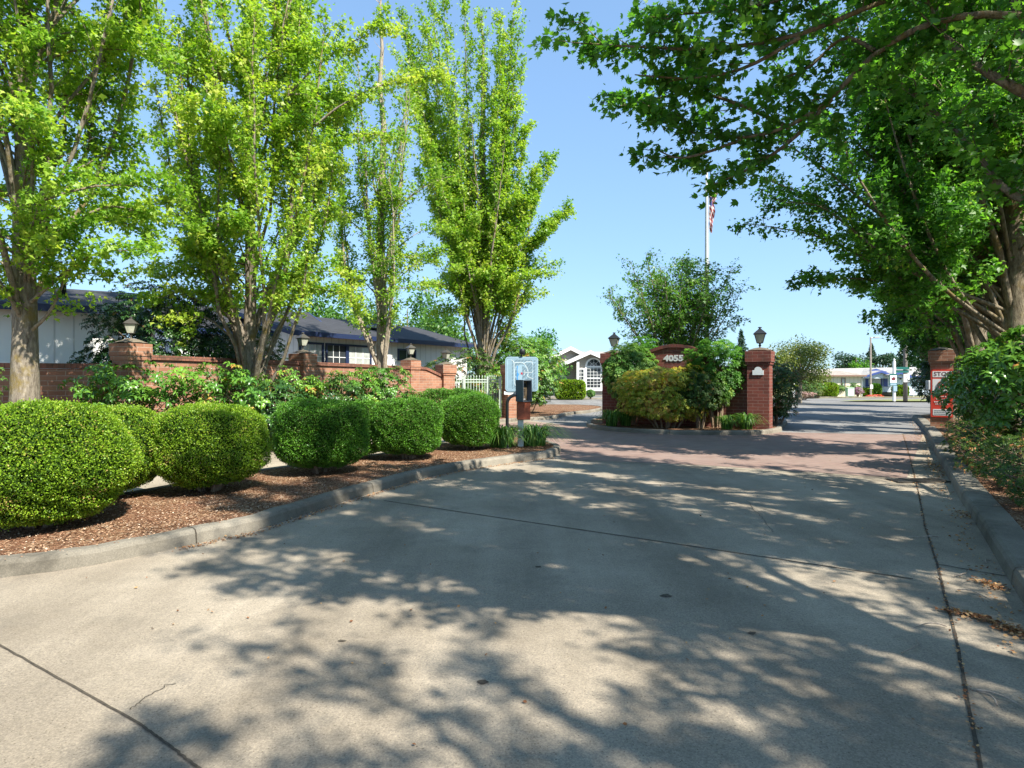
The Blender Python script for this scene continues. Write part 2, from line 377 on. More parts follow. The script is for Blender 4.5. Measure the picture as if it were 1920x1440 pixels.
def text(name, s, size, loc, rotz, mat, parent, bold=0.0, ext=.004, align='CENTER', sx=1):
    cu = bpy.data.curves.new(name, 'FONT'); cu.body = s; cu.size = size; cu.extrude = ext; cu.offset = bold
    cu.align_x = align; cu.align_y = 'CENTER'; cu.resolution_u = 3
    o = bpy.data.objects.new('tmp', cu); C.objects.link(o)
    dg = bpy.context.evaluated_depsgraph_get(); me = bpy.data.meshes.new_from_object(o.evaluated_get(dg))
    bpy.data.objects.remove(o); me.name = name
    me.transform(Matrix.Rotation(rotz, 4, 'Z') @ Matrix.Rotation(R(90), 4, 'X') @ Matrix.Scale(sx, 4, (1, 0, 0)))
    me.materials.clear()
    return link(name, me, mat, parent, loc)

# ------------------------------------------------------------------ leaf clouds
def inst(name, tv, tf, pos, rot, scl, mat, tint=None, parent=None, tintface=None):
    """copies of one small template (all faces same size) as one mesh with a per-face tint"""
    tv = np.array(tv, float); tf = np.array(tf, int); m = len(pos); n = len(tv); k = tf.shape[1]
    scl = np.broadcast_to(np.asarray(scl, float).reshape(-1, 1, 1), (m, 1, 1))
    V = np.einsum('mij,nj->mni', rot, tv)*scl + pos[:, None, :]
    Fc = (tf[None]+(np.arange(m)*n)[:, None, None]).reshape(-1)
    me = bpy.data.meshes.new(name); nf = m*len(tf)
    me.vertices.add(m*n); me.vertices.foreach_set('co', V.reshape(-1).astype(np.float32))
    me.loops.add(nf*k); me.loops.foreach_set('vertex_index', Fc.astype(np.int32))
    me.polygons.add(nf); me.polygons.foreach_set('loop_start', (np.arange(nf)*k).astype(np.int32))
    me.polygons.foreach_set('loop_total', np.full(nf, k, np.int32)); me.update()
    if tint is None: tint = rng.random(m)
    at = me.attributes.new('tint', 'FLOAT', 'FACE')
    tt = np.repeat(tint, len(tf))
    if tintface is not None: tt = np.clip(tt+np.tile(tintface, m), 0, 1)
    at.data.foreach_set('value', tt.astype(np.float32))
    return link(name, me, mat, parent)
def nrmz(a): return a/(np.linalg.norm(a, axis=-1, keepdims=True)+1e-9)
def frames(ydir, nhint):
    y = nrmz(ydir); x = nrmz(np.cross(y, nhint)); z = np.cross(x, y)
    return np.stack([x, y, z], -1)
LEAF3 = ([(0, 0, 0), (-.5, .38, .06), (-.17, .5, 0), (0, 1, -.08), (.17, .5, 0), (.5, .38, .06)],
         [(0, 2, 1), (0, 4, 2), (2, 4, 3), (0, 5, 4)])
MAPLE = ([(0, 0, 0), (-.30, .04, .03), (-.62, .42, .09), (-.30, .46, .02), (-.34, .80, .05), (-.12, .66, 0), (0, 1.08, -.08),
          (.12, .66, 0), (.34, .80, .05), (.30, .46, .02), (.62, .42, .09), (.30, .04, .03)],
         [(0, 3, 1), (1, 3, 2), (0, 5, 3), (3, 5, 4), (0, 7, 5), (5, 7, 6), (0, 9, 7), (7, 9, 8), (0, 11, 9), (9, 11, 10)])
OVAL = ([(0, 0, 0), (-.30, .5, .07), (0, 1, 0), (.30, .5, .07)], [(0, 2, 1), (0, 3, 2)])
BOXL = ([(0, 0, 0), (-.34, .45, .10), (-.18, .9, .04), (.18, .9, .04), (.34, .45, .10), (0, .5, -.04)],
        [(0, 5, 1), (1, 5, 2), (2, 5, 3), (3, 5, 4), (4, 5, 0)])
def whorl(n=8, droop=.25, wd=.15, rise=.25):
    vs, fs = [], []
    for i in range(n):
        a = 2*math.pi*i/n + (i % 2)*.25; c, s = math.cos(a), math.sin(a); L = 1 - .25*(i % 3)/2
        r_ = rise + (.25 if i % 2 else 0)
        prof = [(.05, 0, .0), (.35*L, wd*.85, r_*.5), (.7*L, wd, r_*.6), (1.0*L, 0, r_*.5-droop)]
        b = len(vs)
        for (rr, hw, z) in prof:
            for sgn in ((-1, 1) if hw else (0,)):
                vs.append((rr*c-sgn*hw*s, rr*s+sgn*hw*c, z+abs(sgn)*.035))
        mid = len(vs); vs += [(.35*L*c, .35*L*s, r_*.5-.01), (.7*L*c, .7*L*s, r_*.6-.01)]
        fs += [(b, mid, b+1), (b, b+2, mid), (b+1, mid, b+3), (mid, mid+1, b+3), (mid, b+2, b+4), (mid, b+4, mid+1), (b+3, mid+1, b+5), (mid+1, b+4, b+5)]
    return vs, fs
WH8 = whorl(8); WH6 = whorl(6, .15, .2, .35)

def leaves_on(name, pts, out, size, mat, parent, tmpl=LEAF3, droop=.45, tint=None, sj=.3):
    m = len(pts)
    y = out*.55 + rng.normal(0, .6, (m, 3)); y[:, 2] -= droop
    nh = rng.normal(0, .55, (m, 3)); nh[:, 2] += 1.0
    sc = size*(1+sj*rng.normal(0, 1, m)).clip(.5, 1.7)
    return inst(name, tmpl[0], tmpl[1], pts, frames(y, nh), sc, mat, tint, parent)

def poly_at(p, t):
    p = np.asarray(p); k = len(p)-1; x = t*k; i = min(int(x), k-1); return p[i]+(p[i+1]-p[i])*(x-i)

def make_tree(name, label, cat, base, H, Rr, tr, nst, seed, nleaf, leaf, lmat, bmat, zlow=1.2, group=None, limbs=(), tmpl=LEAF3,
              top=.95, twl=(.45, 1.0), gap=.5, stem_hi=.55, tint0=.5, reach_dir=None, twig_gap=.32, bare_top=0, tops=None, flare=1.5, leafz=.0, twu=.7, sr=(.15, .32), skirt=0, skz=(2.4, 6.5), skr=(1.2, 2.6)):
    g = np.random.default_rng(seed); bs = np.array([base[0], base[1], 0.0])
    T = thing(name, label, cat, (base[0], base[1], base[2] if len(base) > 2 else 0), group=group)
    mb = MB(); stems = []
    k = 12; tp = np.array([[g.normal(0, .02)*H*.06*(i/k)*3, g.normal(0, .02)*H*.06*(i/k)*3, H*top*i/k] for i in range(k+1)])
    tp[0, :2] = 0
    trr = [tr*flare if i == 0 else tr*(1.12 if i == 1 else (1-i/k)**.75+.04) for i in range(k+1)]
    # finer root flare
    tp = np.vstack([tp[0], tp[0]*.75+tp[1]*.25, tp[1:]]); trr = [tr*flare, tr*1.14]+trr[1:]
    mb.tube(tp, trr, 14); stems.append((tp, 1.0, trr[2]))
    for i in range(nst):
        u = (i+g.random())/nst
        h0 = zlow+(H*stem_hi-zlow)*u**1.35
        az = g.random()*6.28 if reach_dir is None or g.random() < .55 else reach_dir+g.normal(0, .6)
        rc = Rr*g.uniform(.45, 1.0)*(1-.45*u); L = H*g.uniform(.32, .55); tz = min(h0+L, H*.98)
        if tops: tz = min(tz, H*g.uniform(*tops))
        n = 9; ph = g.random()*6; pts = []
        for j in range(n+1):
            t = j/n; r = rc*(1-math.exp(-2.6*t))/.926
            a = az+.18*math.sin(ph+3*t)
            pts.append((r*math.cos(a)+g.normal(0, .03), r*math.sin(a)+g.normal(0, .03), h0+(tz-h0)*t**1.12))
        r0 = tr*g.uniform(*sr)*(1-.4*u)
        rad = [r0*(1-j/n)**.8+.008 for j in range(n+1)]
        st = np.array(poly_at(tp, min(.99, (h0-.05)/(H*top)))); pts[0] = st
        mb.tube(pts, rad, 7); stems.append((np.array(pts), g.uniform(1-gap, 1.0) if g.random() > .12 else .15, r0))
    for i in range(skirt):
        si = g.integers(0, len(stems)); sp = stems[si][0]; z0_ = g.uniform(*skz); zz = sp[:, 2]
        if zz[-1] < z0_ or zz[0] > z0_: sp = stems[0][0]; zz = sp[:, 2]
        q0 = np.array([np.interp(z0_, zz, sp[:, 0]), np.interp(z0_, zz, sp[:, 1]), z0_]); a = g.random()*6.28
        if reach_dir is not None and g.random() < .5: a = reach_dir+g.normal(0, .7)
        L = g.uniform(*skr); up = g.uniform(.3, 1.2)
        pp = np.array([q0+np.array([math.cos(a+.2*t)*L*t, math.sin(a+.2*t)*L*t, up*L*t-.35*L*t*t]) for t in np.linspace(0, 1, 6)])
        mb.tube(pp, [.022*(1-t)+.005 for t in np.linspace(0, 1, 6)], 5); stems.append((pp, g.uniform(.8, 1.5), .03))
    for (lp, lr, dens) in limbs:
        lp = np.array([np.asarray(q, float)-bs for q in lp])
        fine = np.array([poly_at(lp, t) for t in np.linspace(0, 1, len(lp)*3)]) if len(lp) > 2 else lp
        for _ in range(2): fine[1:-1] = (fine[:-2]+fine[1:-1]*2+fine[2:])/4
        rad = [lr*(1-t)**.8+.006 for t in np.linspace(0, 1, len(fine))]
        mb.tube(fine, rad, 7); stems.append((fine, dens, lr))
    # twigs
    TW = []; wts = []
    for si, (pts, dens, r0) in enumerate(stems):
        ln = np.linalg.norm(np.diff(pts, axis=0), axis=1).sum(); nt_ = max(3, int(ln/twig_gap))
        for q in range(nt_):
            t = .22+.78*(q+g.random())/nt_
            if si == 0 and t < .4: continue
            p = poly_at(pts, t)
            if leafz and p[2] < leafz: continue
            dr = nrmz(poly_at(pts, min(1, t+.03))-poly_at(pts, max(0, t-.03)))
            o = g.normal(0, 1, 3); o[2] = abs(o[2])*.5-.1; d = nrmz(nrmz(o)*.75+dr*twu)
            L = g.uniform(*twl)*(1-.35*t)
            mid = p+d*L*.5+g.normal(0, .04, 3); e = p+d*L+np.array([0, 0, -.08*L])
            TW.append((p, mid, e)); bare = si == 0 and t > 1-bare_top
            wts.append(0 if bare else dens*L)
            mb.tube([p, mid, e], [max(.006, min(.018, r0*.18)), .006, .003], 3, cap=False)
    trunk = mb.obj('trunk', bmat, T)
    TW = np.array(TW); wts = np.array(wts); wts /= wts.sum()
    idx = g.choice(len(TW), nleaf, p=wts); t = g.random(nleaf)**.75
    A, B_, E = TW[idx, 0], TW[idx, 1], TW[idx, 2]
    pts = np.where((t < .5)[:, None], A+(B_-A)*(t*2)[:, None], B_+(E-B_)*(t*2-1)[:, None]*1.08)
    pts += g.normal(0, leaf*.9, (nleaf, 3))
    out = nrmz(pts*np.array([1, 1, .25])-np.array([0, 0, 0]))
    out[:, 2] = 0
    tw_t = g.random(len(TW)); tint = (tint0-.25+.5*tw_t[idx]*1.0+g.normal(0, .12, nleaf)).clip(0, 1)
    leaves_on('crown', pts, nrmz(out), leaf, lmat, T, tmpl, tint=tint)
    return T

def blob_tree(name, label, cat, base, H, rx, rz, nleaf, leaf, lmat, bmat, seed, zc=None, group=None, lobes=9, trunk_r=.15, tmpl=OVAL, layered=0, ncore=True):
    g = np.random.default_rng(seed); T = thing(name, label, cat, (base[0], base[1], 0), group=group)
    zc = zc if zc is not None else H-rz
    mb = MB(); mb.tube([(0, 0, 0), (0.05, 0, zc*.5), (0, .05, zc), (.02, 0, zc+rz*.6)], [trunk_r*1.3, trunk_r, trunk_r*.7, trunk_r*.2], 8)
    cs = []
    for i in range(lobes):
        d = nrmz(g.normal(0, 1, 3)); rr = g.uniform(.45, .95)
        c = np.array([d[0]*rx*rr, d[1]*rx*rr, zc+d[2]*rz*rr]); s_ = g.uniform(.28, .5)
        cs.append((c, s_)); mb.tube([(0, 0, zc*.55), (c[0]*.5, c[1]*.5, (zc*.55+c[2])*.5+.1), c], [trunk_r*.5, trunk_r*.3, .01], 6)
        for _ in range(5):
            e = c+nrmz(g.normal(0, 1, 3))*s_*rx*.6; mb.tube([c*.7+np.array([0, 0, zc*.2]), c, e], [.02, .012, .005], 3, cap=False)
    mb.obj('trunk', bmat, T)
    idx = g.integers(0, lobes, nleaf); d = nrmz(g.normal(0, 1, (nleaf, 3))); r = g.random(nleaf)**.4*1.1+g.normal(0, .08, nleaf)
    cc = np.array([c for c, _ in cs])[idx]; ss = np.array([s_ for _, s_ in cs])[idx]
    sc = np.stack([ss*rx, ss*rx, ss*rz*(.35 if layered else .9)], -1)
    pts = cc+d*r[:, None]*sc
    if layered: pts[:, 2] += layered*np.sin(pts[:, 0]*3)*.1
    q = g.random(lobes); tint = (.2+.45*q[idx]+g.normal(0, .16, nleaf)).clip(0, 1)
    leaves_on('crown', pts, d, leaf, lmat, T, tmpl, tint=tint); return T

def sup(d, p=3.0):
    """radius of a superellipsoid in direction d"""
    return 1/(np.abs(d)**p).sum(-1)**(1/p)
def boxwood(label, base, r, h, n, leaf, mat, seed, group='clipped round boxwoods in the median', ry=None, z0=.09):
    g = np.random.default_rng(seed); T = thing('boxwood', label, 'bush', (base[0], base[1], z0), group=group)
    ry = ry or r; zc = h*.515; rz = h*.505; n = int(n*1.9); leaf *= .76
    def surf(m, kk):
        d = nrmz(g.normal(0, 1, (m, 3))); rad = 1/((np.hypot(d[:, 0], d[:, 1])**2.9+np.abs(d[:, 2])**2.9)**(1/2.9))
        w_ = 1+.035*np.sin(d[:, 0]*5+seed)+.03*np.sin(d[:, 1]*6+seed*2)+.035*np.sin(d[:, 2]*7+seed)+.02*np.sin(d[:, 1]*21+d[:, 2]*15)*np.sin(d[:, 0]*19+seed)+.024*np.sin(d[:, 0]*17+d[:, 2]*13+seed)
        w_ *= 1-.24*np.maximum(0, -d[:, 2]-.05)**1.1
        pts = d*(rad*w_*kk)[:, None]*np.array([r, ry, rz]); pts[:, 2] += zc; return d, pts
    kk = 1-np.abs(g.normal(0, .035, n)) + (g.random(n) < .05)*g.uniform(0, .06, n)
    d, pts = surf(n, kk)
    y = d*.9+g.normal(0, .7, (n, 3)); y[:, 2] += .3
    nh = d+g.normal(0, .8, (n, 3))
    sc = leaf*g.uniform(.7, 1.25, n)
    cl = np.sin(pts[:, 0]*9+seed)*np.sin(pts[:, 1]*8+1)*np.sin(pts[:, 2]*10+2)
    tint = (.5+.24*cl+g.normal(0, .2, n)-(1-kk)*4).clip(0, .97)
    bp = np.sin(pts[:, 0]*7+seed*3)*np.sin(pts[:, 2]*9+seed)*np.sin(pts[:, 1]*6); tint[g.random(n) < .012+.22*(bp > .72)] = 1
    inst('foliage', BOXL[0], BOXL[1], pts, frames(y, nh), sc, mat, tint, T)
    # inner mass of leaves on woody stems
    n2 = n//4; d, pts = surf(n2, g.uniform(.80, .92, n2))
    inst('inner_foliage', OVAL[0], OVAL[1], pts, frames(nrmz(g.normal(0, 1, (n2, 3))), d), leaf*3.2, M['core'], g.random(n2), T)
    mb = MB()
    for i in range(9):
        a = g.random()*6.28; q = g.uniform(.3, .75)
        mb.tube([(math.cos(a)*.07, math.sin(a)*.07, -.02), (math.cos(a)*r*q*.5, math.sin(a)*ry*q*.5, h*.2), (math.cos(a)*r*q, math.sin(a)*ry*q, h*.5)], [.03, .02, .01], 6)
    mb.obj('stem', M['twig'], T); return T

def shrub(name, label, cat, base, rx, ry, h, n, L, mat, seed, group=None, z0=.1, zb=.15, tmpl=WH8, depth=.3, gaps=.25, p=2.2, tint0=.45, stems=12, rotz=0):
    g = np.random.default_rng(seed); T = thing(name, label, cat, (base[0], base[1], z0), rotz, group=group)
    d = nrmz(g.normal(0, 1, (n*3, 3))); ph = g.random(6)*6
    f = np.sin(d[:, 0]*4+ph[0])*np.sin(d[:, 1]*4+ph[1])+np.sin(d[:, 2]*5+ph[2])*.5+.4*np.sin(d[:, 0]*9+d[:, 2]*8+ph[3])
    keep = f > -1+gaps*1.5; d = d[keep][:n]; f = f[keep][:n]; m = len(d)
    rad = sup(d, p)*(1+.13*f)*(1-depth*g.random(m)**1.6)
    pts = d*rad[:, None]*np.array([rx, ry, (h-zb)/2]); pts[:, 2] += (h+zb)/2
    axis = nrmz(d*.75+np.array([0, 0, .75])+g.normal(0, .3, (m, 3)))
    x = nrmz(np.cross(axis, g.normal(0, 1, (m, 3)))); y = np.cross(axis, x)
    rot = np.stack([x, y, axis], -1)
    tint = (tint0+.16*f*.6+g.normal(0, .15, m)).clip(0, 1)
    tf = (np.repeat(g.random(len(tmpl[1])//8), 8)-.5)*.2
    inst('foliage', tmpl[0], tmpl[1], pts, rot, L*g.uniform(.75, 1.25, m), mat, tint, T, tintface=tf)
    mb = MB(); sel = g.choice(m, min(m, stems*4), replace=False)
    hubs = [(g.normal(0, rx*.25), g.normal(0, ry*.25), h*g.uniform(.2, .45)) for _ in range(stems)]
    for q in hubs: mb.tube([(q[0]*.4, q[1]*.4, -.05), (q[0]*.7+.03, q[1]*.7, q[2]*.5), q], [.028, .022, .016], 6)
    for i in sel:
        q = np.array(hubs[g.integers(len(hubs))]); e = pts[i]
        mb.tube([q, (q+e)/2+g.normal(0, .05, 3), e], [.014, .01, .005], 4, cap=False)
    mb.obj('stem', M['twig'], T); return T

def blades(name, label, base, r, h, n, seed, mat, wd=.018, group=None, z0=.12, cat='grass clump'):
    g = np.random.default_rng(seed); vs, fs, ti = [], [], []
    for i in range(n):
        a = g.random()*6.28; q = g.random()**.6*r*.35; bx, by = q*math.cos(a), q*math.sin(a)
        a2 = a+g.normal(0, .5); L = h*g.uniform(.6, 1.2); out = r*g.uniform(.2, 1.5); dx, dy = math.cos(a2), math.sin(a2)
        nx, ny = -dy, dx; b = len(vs); k = 5
        for j in range(k+1):
            t = j/k; o = out*t**1.7; z = L*(1.35*t-.5*t**2.2) if out < r*.35 else L*(2.75*t-2.45*t*t)
            w_ = wd*(1-t**2)*.5+.0008
            for sg in (-1, 1): vs.append((bx+dx*o+nx*w_*sg, by+dy*o+ny*w_*sg, max(z, .01)))
        for j in range(k): fs.append((b+2*j, b+2*j+1, b+2*j+3, b+2*j+2)); ti.append(g.random())
    me = bpy.data.meshes.new(name); me.from_pydata(vs, [], fs); at = me.attributes.new('tint', 'FLOAT', 'FACE'); at.data.foreach_set('value', ti)
    o = link(name, me, mat, loc=(base[0], base[1], z0)); return tag(o, label, cat, group)

def smooth(pts, k=6):
    P_ = [np.array(p, float) for p in pts]; P_ = [2*P_[0]-P_[1]]+P_+[2*P_[-1]-P_[-2]]; out = []
    for i in range(1, len(P_)-2):
        for j in range(k):
            t = j/k; a, b, c, d = P_[i-1:i+3]
            out.append(.5*((2*b)+(c-a)*t+(2*a-5*b+4*c-d)*t*t+(3*b-a-3*c+d)*t**3))
    out.append(P_[-2]); return out
def sheet(name, poly, z, mat, kind=True):
    o = MB().prism([tuple(p[:2]) for p in poly], z-.001, z, sides=False, bottom=False).obj(name, mat)
    return struct(o)
def kerb(name, pts, width, h, side, mat, closed=False):
    """kerb swept along pts; the body lies on the left (+1) or right (-1) of the direction of travel"""
    pts = [np.array(p[:2], float) for p in pts]; n = len(pts); nr = []
    for i in range(n):
        a = pts[(i-1) % n] if closed or i else pts[i]; b = pts[(i+1) % n] if closed or i < n-1 else pts[i]
        t = b-a; t /= np.linalg.norm(t)+1e-9; nr.append(np.array([-t[1], t[0]])*side)
    prof = [(0, -.05), (0.0, .0), (.012, h*.72), (.03, h*.93), (.06, h), (width-.01, h), (width, h-.01), (width, -.05)]
    mb = MB(); vs = []; k = len(prof)
    for i in range(n):
        wob = 1+.03*math.sin(i*1.7)
        for o_, z in prof: q = pts[i]+nr[i]*o_; vs.append((q[0], q[1], z*wob if z > 0 else z))
    fs = []; rngi = range(n if closed else n-1)
    for i in rngi:
        for j in range(k-1):
            f = (i*k+j, ((i+1) % n)*k+j, ((i+1) % n)*k+j+1, i*k+j+1); fs.append(f if side < 0 else tuple(reversed(f)))
    mb.add(vs, fs, False)
    ac = 0.0
    for i in range(1, n-1):
        ac += float(np.linalg.norm(pts[i]-pts[i-1]))
        if ac > 2.6:
            ac = 0.0; t = np.array([nr[i][1], -nr[i][0]])*.006; jv = []
            for sg in (-1, 1):
                for o_, z in prof[1:-1]: q = pts[i]+nr[i]*(o_-.003 if o_ < .05 else o_)+t*sg; jv.append((q[0], q[1], (z+.0025)*(1+.03*math.sin(i*1.7)) if z > 0 else z))
            kk = k-2; mb.add(jv, [(j, j+1, kk+j+1, kk+j) for j in range(kk-1)], False, 1)
    mat = [mat, M['joint']]
    if not closed: mb.add(vs[:k], [tuple(range(k))]); mb.add(vs[-k:], [tuple(range(k-1, -1, -1))])
    o = mb.obj(name, mat); struct(o)
    return o, [pts[i]+nr[i]*(width-.02) for i in range(n)]

# ================================================================== GROUND
sheet('ground', [(-400, -60), (400, -60), (400, 900), (-400, 900)], 0.0, M['lawn'])
KR = [(-.6, -2.6), (.9, 0), (2.45, 2.4), (3.90, 4.79), (5.12, 6.76), (6.14, 8.44), (7.4, 10.45), (9.3, 13.5), (11.8, 17.4), (14.2, 21.3), (16.0, 24.3), (16.7, 25.6), (17.6, 26.5), (19.5, 27.4), (24, 29.5)]
KRs = smooth(KR, 4)
back = smooth([(-9.5, 0.4), (-6.6, 4.9), (-4.9, 8.44), (-4.1, 10.3), (-2.35, 12.9), (-1.36, 15.2), (-.35, 16.6)], 5)
front = smooth([(-7.2, 1.6), P(-150, 1110), P(0, 1086), P(130, 1069), P(250, 1047), P(400, 1014), P(475, 998), P(560, 970), P(700, 925), P(830, 890), P(950, 870), P(1035, 859)], 4)
nose = smooth([P(1035, 859), P(1051, 850), P(1047, 843), P(1025, 836), P(1005, 832), (-.35, 16.6)], 3)
MED = list(front)+list(nose)[1:-1]+list(reversed(back))
far_k = smooth([(-13.6, 2.0), (-11.0, 6.0), (-8.5, 10.2), (-5.9, 14.9), (-3.0, 20.0), (-.9, 22.9), (.76, 24.6), (1.8, 25.7), (2.7, 28.6), (4.0, 30.8), (5.2, 34.5), (4.6, 37.5), (2.0, 38.5), (-6, 39)], 4)
sheet('street', [(-60, 38.0), (2, 38.0), (1.2, 26), (-3, 20), (8, 16), (13, 17), (17, 24.6), (24, 29.0), (60, 44), (60, 46.5), (34, 45.2), (24, 46), (60, 56.5), (22, 56.5), (-60, 47)], 0.004, M['asphalt'])
sheet('driveway', [(-40, -30), (30, -30), (30, 5), (12.5, 18.2), (7.7, 18.6), (2, 22), (.6, 24.8), (-3.4, 20), (-8.6, 12), (-40, -20)], 0.008, M['concrete'])
sheet('brick_paving', [P(1052, 862), (3.6, 11.55), P(1700, 898), (12.05, 18.0), (10, 18.5), (7.4, 19.2), (3, 20.5), (.62, 23.9), (-2.55, 20.4), (-.5, 16.7), (1.1, 14.4)], 0.012, M['paver'])
def strip(name, pts, wd, z, mat):
    pts = [np.array(p[:2], float) for p in pts]; vs = []
    for i, p in enumerate(pts):
        t = pts[min(i+1, len(pts)-1)]-pts[max(i-1, 0)]; t /= np.linalg.norm(t); n_ = np.array([-t[1], t[0]])*wd/2*(1+.12*math.sin(i*2.3))
        vs += [(p[0]-n_[0], p[1]-n_[1], z), (p[0]+n_[0], p[1]+n_[1], z)]
    return struct(MB().add(vs, [(2*i, 2*i+2, 2*i+3, 2*i+1) for i in range(len(pts)-1)]).obj(name, mat))
def seg(a, b, n=40, wob=.0015):
    return [(a[0]+(b[0]-a[0])*i/n+rng.normal(0, wob), a[1]+(b[1]-a[1])*i/n+rng.normal(0, wob)) for i in range(n+1)]
strip('pavement_joint', seg(P(720, 940), P(1712, 1088)), .018, .0125, M['joint'])
strip('pavement_joint', seg(P(-200, 1100), P(260, 1360)), .013, .0125, M['joint'])
strip('pavement_joint', seg(P(260, 1360), P(420, 1480)), .013, .0125, M['joint'])
gj = [P(1860, 1560), P(1823, 1360), P(1790, 1190), P(1757, 1060), P(1735, 990), P(1722, 925), P(1705, 855), P(1693, 815)]
strip('pavement_joint', sum([seg(gj[i], gj[i+1], 8, .002) for i in range(len(gj)-1)], []), .017, .0125, M['joint'])
strip('pavement_joint', seg(P(1757, 1060), P(1900, 1085), 8), .014, .0125, M['joint'])
strip('pavement_joint', seg(P(1052, 863), P(1700, 899), 30, .004), .02, .0165, M['joint'])
strip('pavement_joint', seg((12.05, 18.05), (7.5, 18.6), 20, .004), .03, .0165, M['joint'])
def crack(a, b, amp, seed):
    g_ = np.random.default_rng(seed); n_ = 26; off = np.cumsum(g_.normal(0, amp, n_+1)); off -= np.linspace(0, off[-1], n_+1)
    d = np.array(b)-np.array(a); q = np.array([-d[1], d[0]])/np.linalg.norm(d)
    strip('pavement_crack', [np.array(a)+d*i/n_+q*off[i] for i in range(n_+1)], .005, .0125, M['joint'])
crack(P(245, 1335), P(330, 1285), .01, 1); crack(P(1400, 940), P(1450, 1000), .008, 4)
for (x_, y_, r_, sd_) in ((905, 1283, .022, 1), (1250, 1120, .03, 2), (640, 1205, .015, 3), (1410, 1190, .02, 4), (1010, 1065, .02, 5)):
    c_ = P(x_, y_); g_ = np.random.default_rng(sd_)
    struct(MB().prism([(c_[0]+r_*(1+.3*g_.normal())*math.cos(a)*1.4, c_[1]+r_*(1+.3*g_.normal())*math.sin(a)) for a in np.linspace(0, 6.28, 11)[:-1]], .0115, .0125, sides=False, bottom=False).obj('oil_spot', M['joint']))
# kerbs and beds
k_m, inner = kerb('kerb', MED, .17, .15, 1, M['kerbc'], closed=True)
from mathutils.geometry import delaunay_2d_cdt
def bed(name, poly, z, mat, zb=0.0):
    pl = [Vector((float(p[0]), float(p[1]))) for p in poly]; n = len(pl)
    v, e, f, *_ = delaunay_2d_cdt(pl, [(i, (i+1) % n) for i in range(n)], [], 1, 1e-4)
    up = [t if (v[t[1]]-v[t[0]]).cross(v[t[2]]-v[t[0]]) > 0 else tuple(reversed(t)) for t in f]
    return struct(MB().add([(p[0], p[1], z) for p in v], up).obj(name, mat))
k_in = [p for p in inner if p[1] < 13.5 and p[0] > -6][:len(front)]
bed('median_bed', inner, .135, M['mulch'])
k_r, inr = kerb('kerb', KRs, .30, .15, -1, M['kerbc'])
bed('planting_bed', list(inr)+[(40, 34), (60, 20), (60, -30), (3, -30)], .13, M['mulch'])
k_l, inl = kerb('kerb', far_k, .17, .14, 1, M['kerbc'])
bed('planting_bed', list(inl)+[(-60, 39), (-60, 2)], .12, M['mulch'])
ISL = smooth([(2.75, 20.1), (3.3, 19.1), (4.43, 18.25), (5.3, 17.95), (6.6, 17.95), (7.35, 18.15), (8.3, 19.0), (9.3, 21.0), (10.2, 22.7), (10.3, 23.6), (9.4, 24.6), (7, 26.5), (4.4, 26.0), (3.0, 23.5), (2.6, 21.2), (2.75, 20.1)], 4)[:-1]
k_i, ini = kerb('kerb', ISL, .16, .14, 1, M['kerbc'], closed=True)
bed('island_bed', ini, .12, M['mulch'])
kerb('kerb', smooth([(60, 57.2), (22, 57.0), (0, 52.5), (-60, 47)], 4), .15, .12, -1, M['kerbc'])
vg = [(24.4, 45.9), (34, 45.3), (60, 46.6), (60, 56), (34, 50.5), (27, 48.2)]
bed('verge', vg, .10, M['lawn'])
# ================================================================== HOUSES
def frame_window(T, x, z, w_, h, y, cols, rows, fm, gm, fw=.06, mw=.02, name='window'):
    """window on a wall whose face looks to -y (local) at depth y"""
    mb = MB()
    for c_, d in (((x, y-.025, z+h/2+fw/2), (w_+2*fw, .07, fw)), ((x, y-.025, z-h/2-fw/2), (w_+2*fw, .07, fw)),
                  ((x-w_/2-fw/2, y-.027, z), (fw, .066, h)), ((x+w_/2+fw/2, y-.027, z), (fw, .066, h))): mb.box(c_, d)
    wobj = mb.obj(name, fm, T)
    pm = MB().box((x, y-.005, z), (w_, .012, h)).obj('pane', gm, wobj)
    mb = MB()
    for i in range(1, cols): mb.box((x-w_/2+w_*i/cols, y-.0175, z), (mw, .012, h))
    for i in range(1, rows): mb.box((x, y-.019, z-h/2+h*i/rows), (w_, .009, mw*1.3))
    if mb.v: mb.obj('muntin', M['white'], wobj)
    return wobj
def gable_roof(T, L, D, ez, rz_, oh, mat, fm, th=.16, y0=0, x0=0, name='roof', axis='x', fasc=.2):
    """gable roof, ridge along x over footprint x0..x0+L, y0..y0+D"""
    mb = MB(); s = (rz_-ez)/(D/2); a = x0-oh; b = x0+L+oh; zl = ez-s*oh
    q = [(y0-oh, zl), (y0+D/2, rz_), (y0+D+oh, zl)]
    vs = [(x_, y_, z_+dz) for x_ in (a, b) for (y_, z_) in q for dz in (0, th)]
    fs = [(1, 7, 9, 3), (3, 9, 11, 5), (0, 2, 8, 6), (2, 4, 10, 8)]
    mb.add(vs, fs); ro = mb.obj(name, mat, T)
    fb = MB()
    for x_ in (a-.02, b+.02):
        for (p, r_) in ((q[0], q[1]), (q[1], q[2])):
            y1, z1 = p; y2, z2 = r_
            vs = [(x_+dx, yy, zz) for dx in (-.02, .02) for (yy, zz) in ((y1, z1-fasc+th), (y2, z2-fasc+th), (y2, z2+th+.01), (y1, z1+th+.01))]
            fb.add(vs, [(0, 1, 2, 3), (7, 6, 5, 4), (0, 4, 5, 1), (1, 5, 6, 2), (2, 6, 7, 3), (3, 7, 4, 0)])
    for y_ in (y0-oh-.02, y0+D+oh+.02): fb.box(((a+b)/2, y_, zl+th-fasc/2), (b-a, .04, fasc))
    fb.obj('fascia', fm, T); return ro
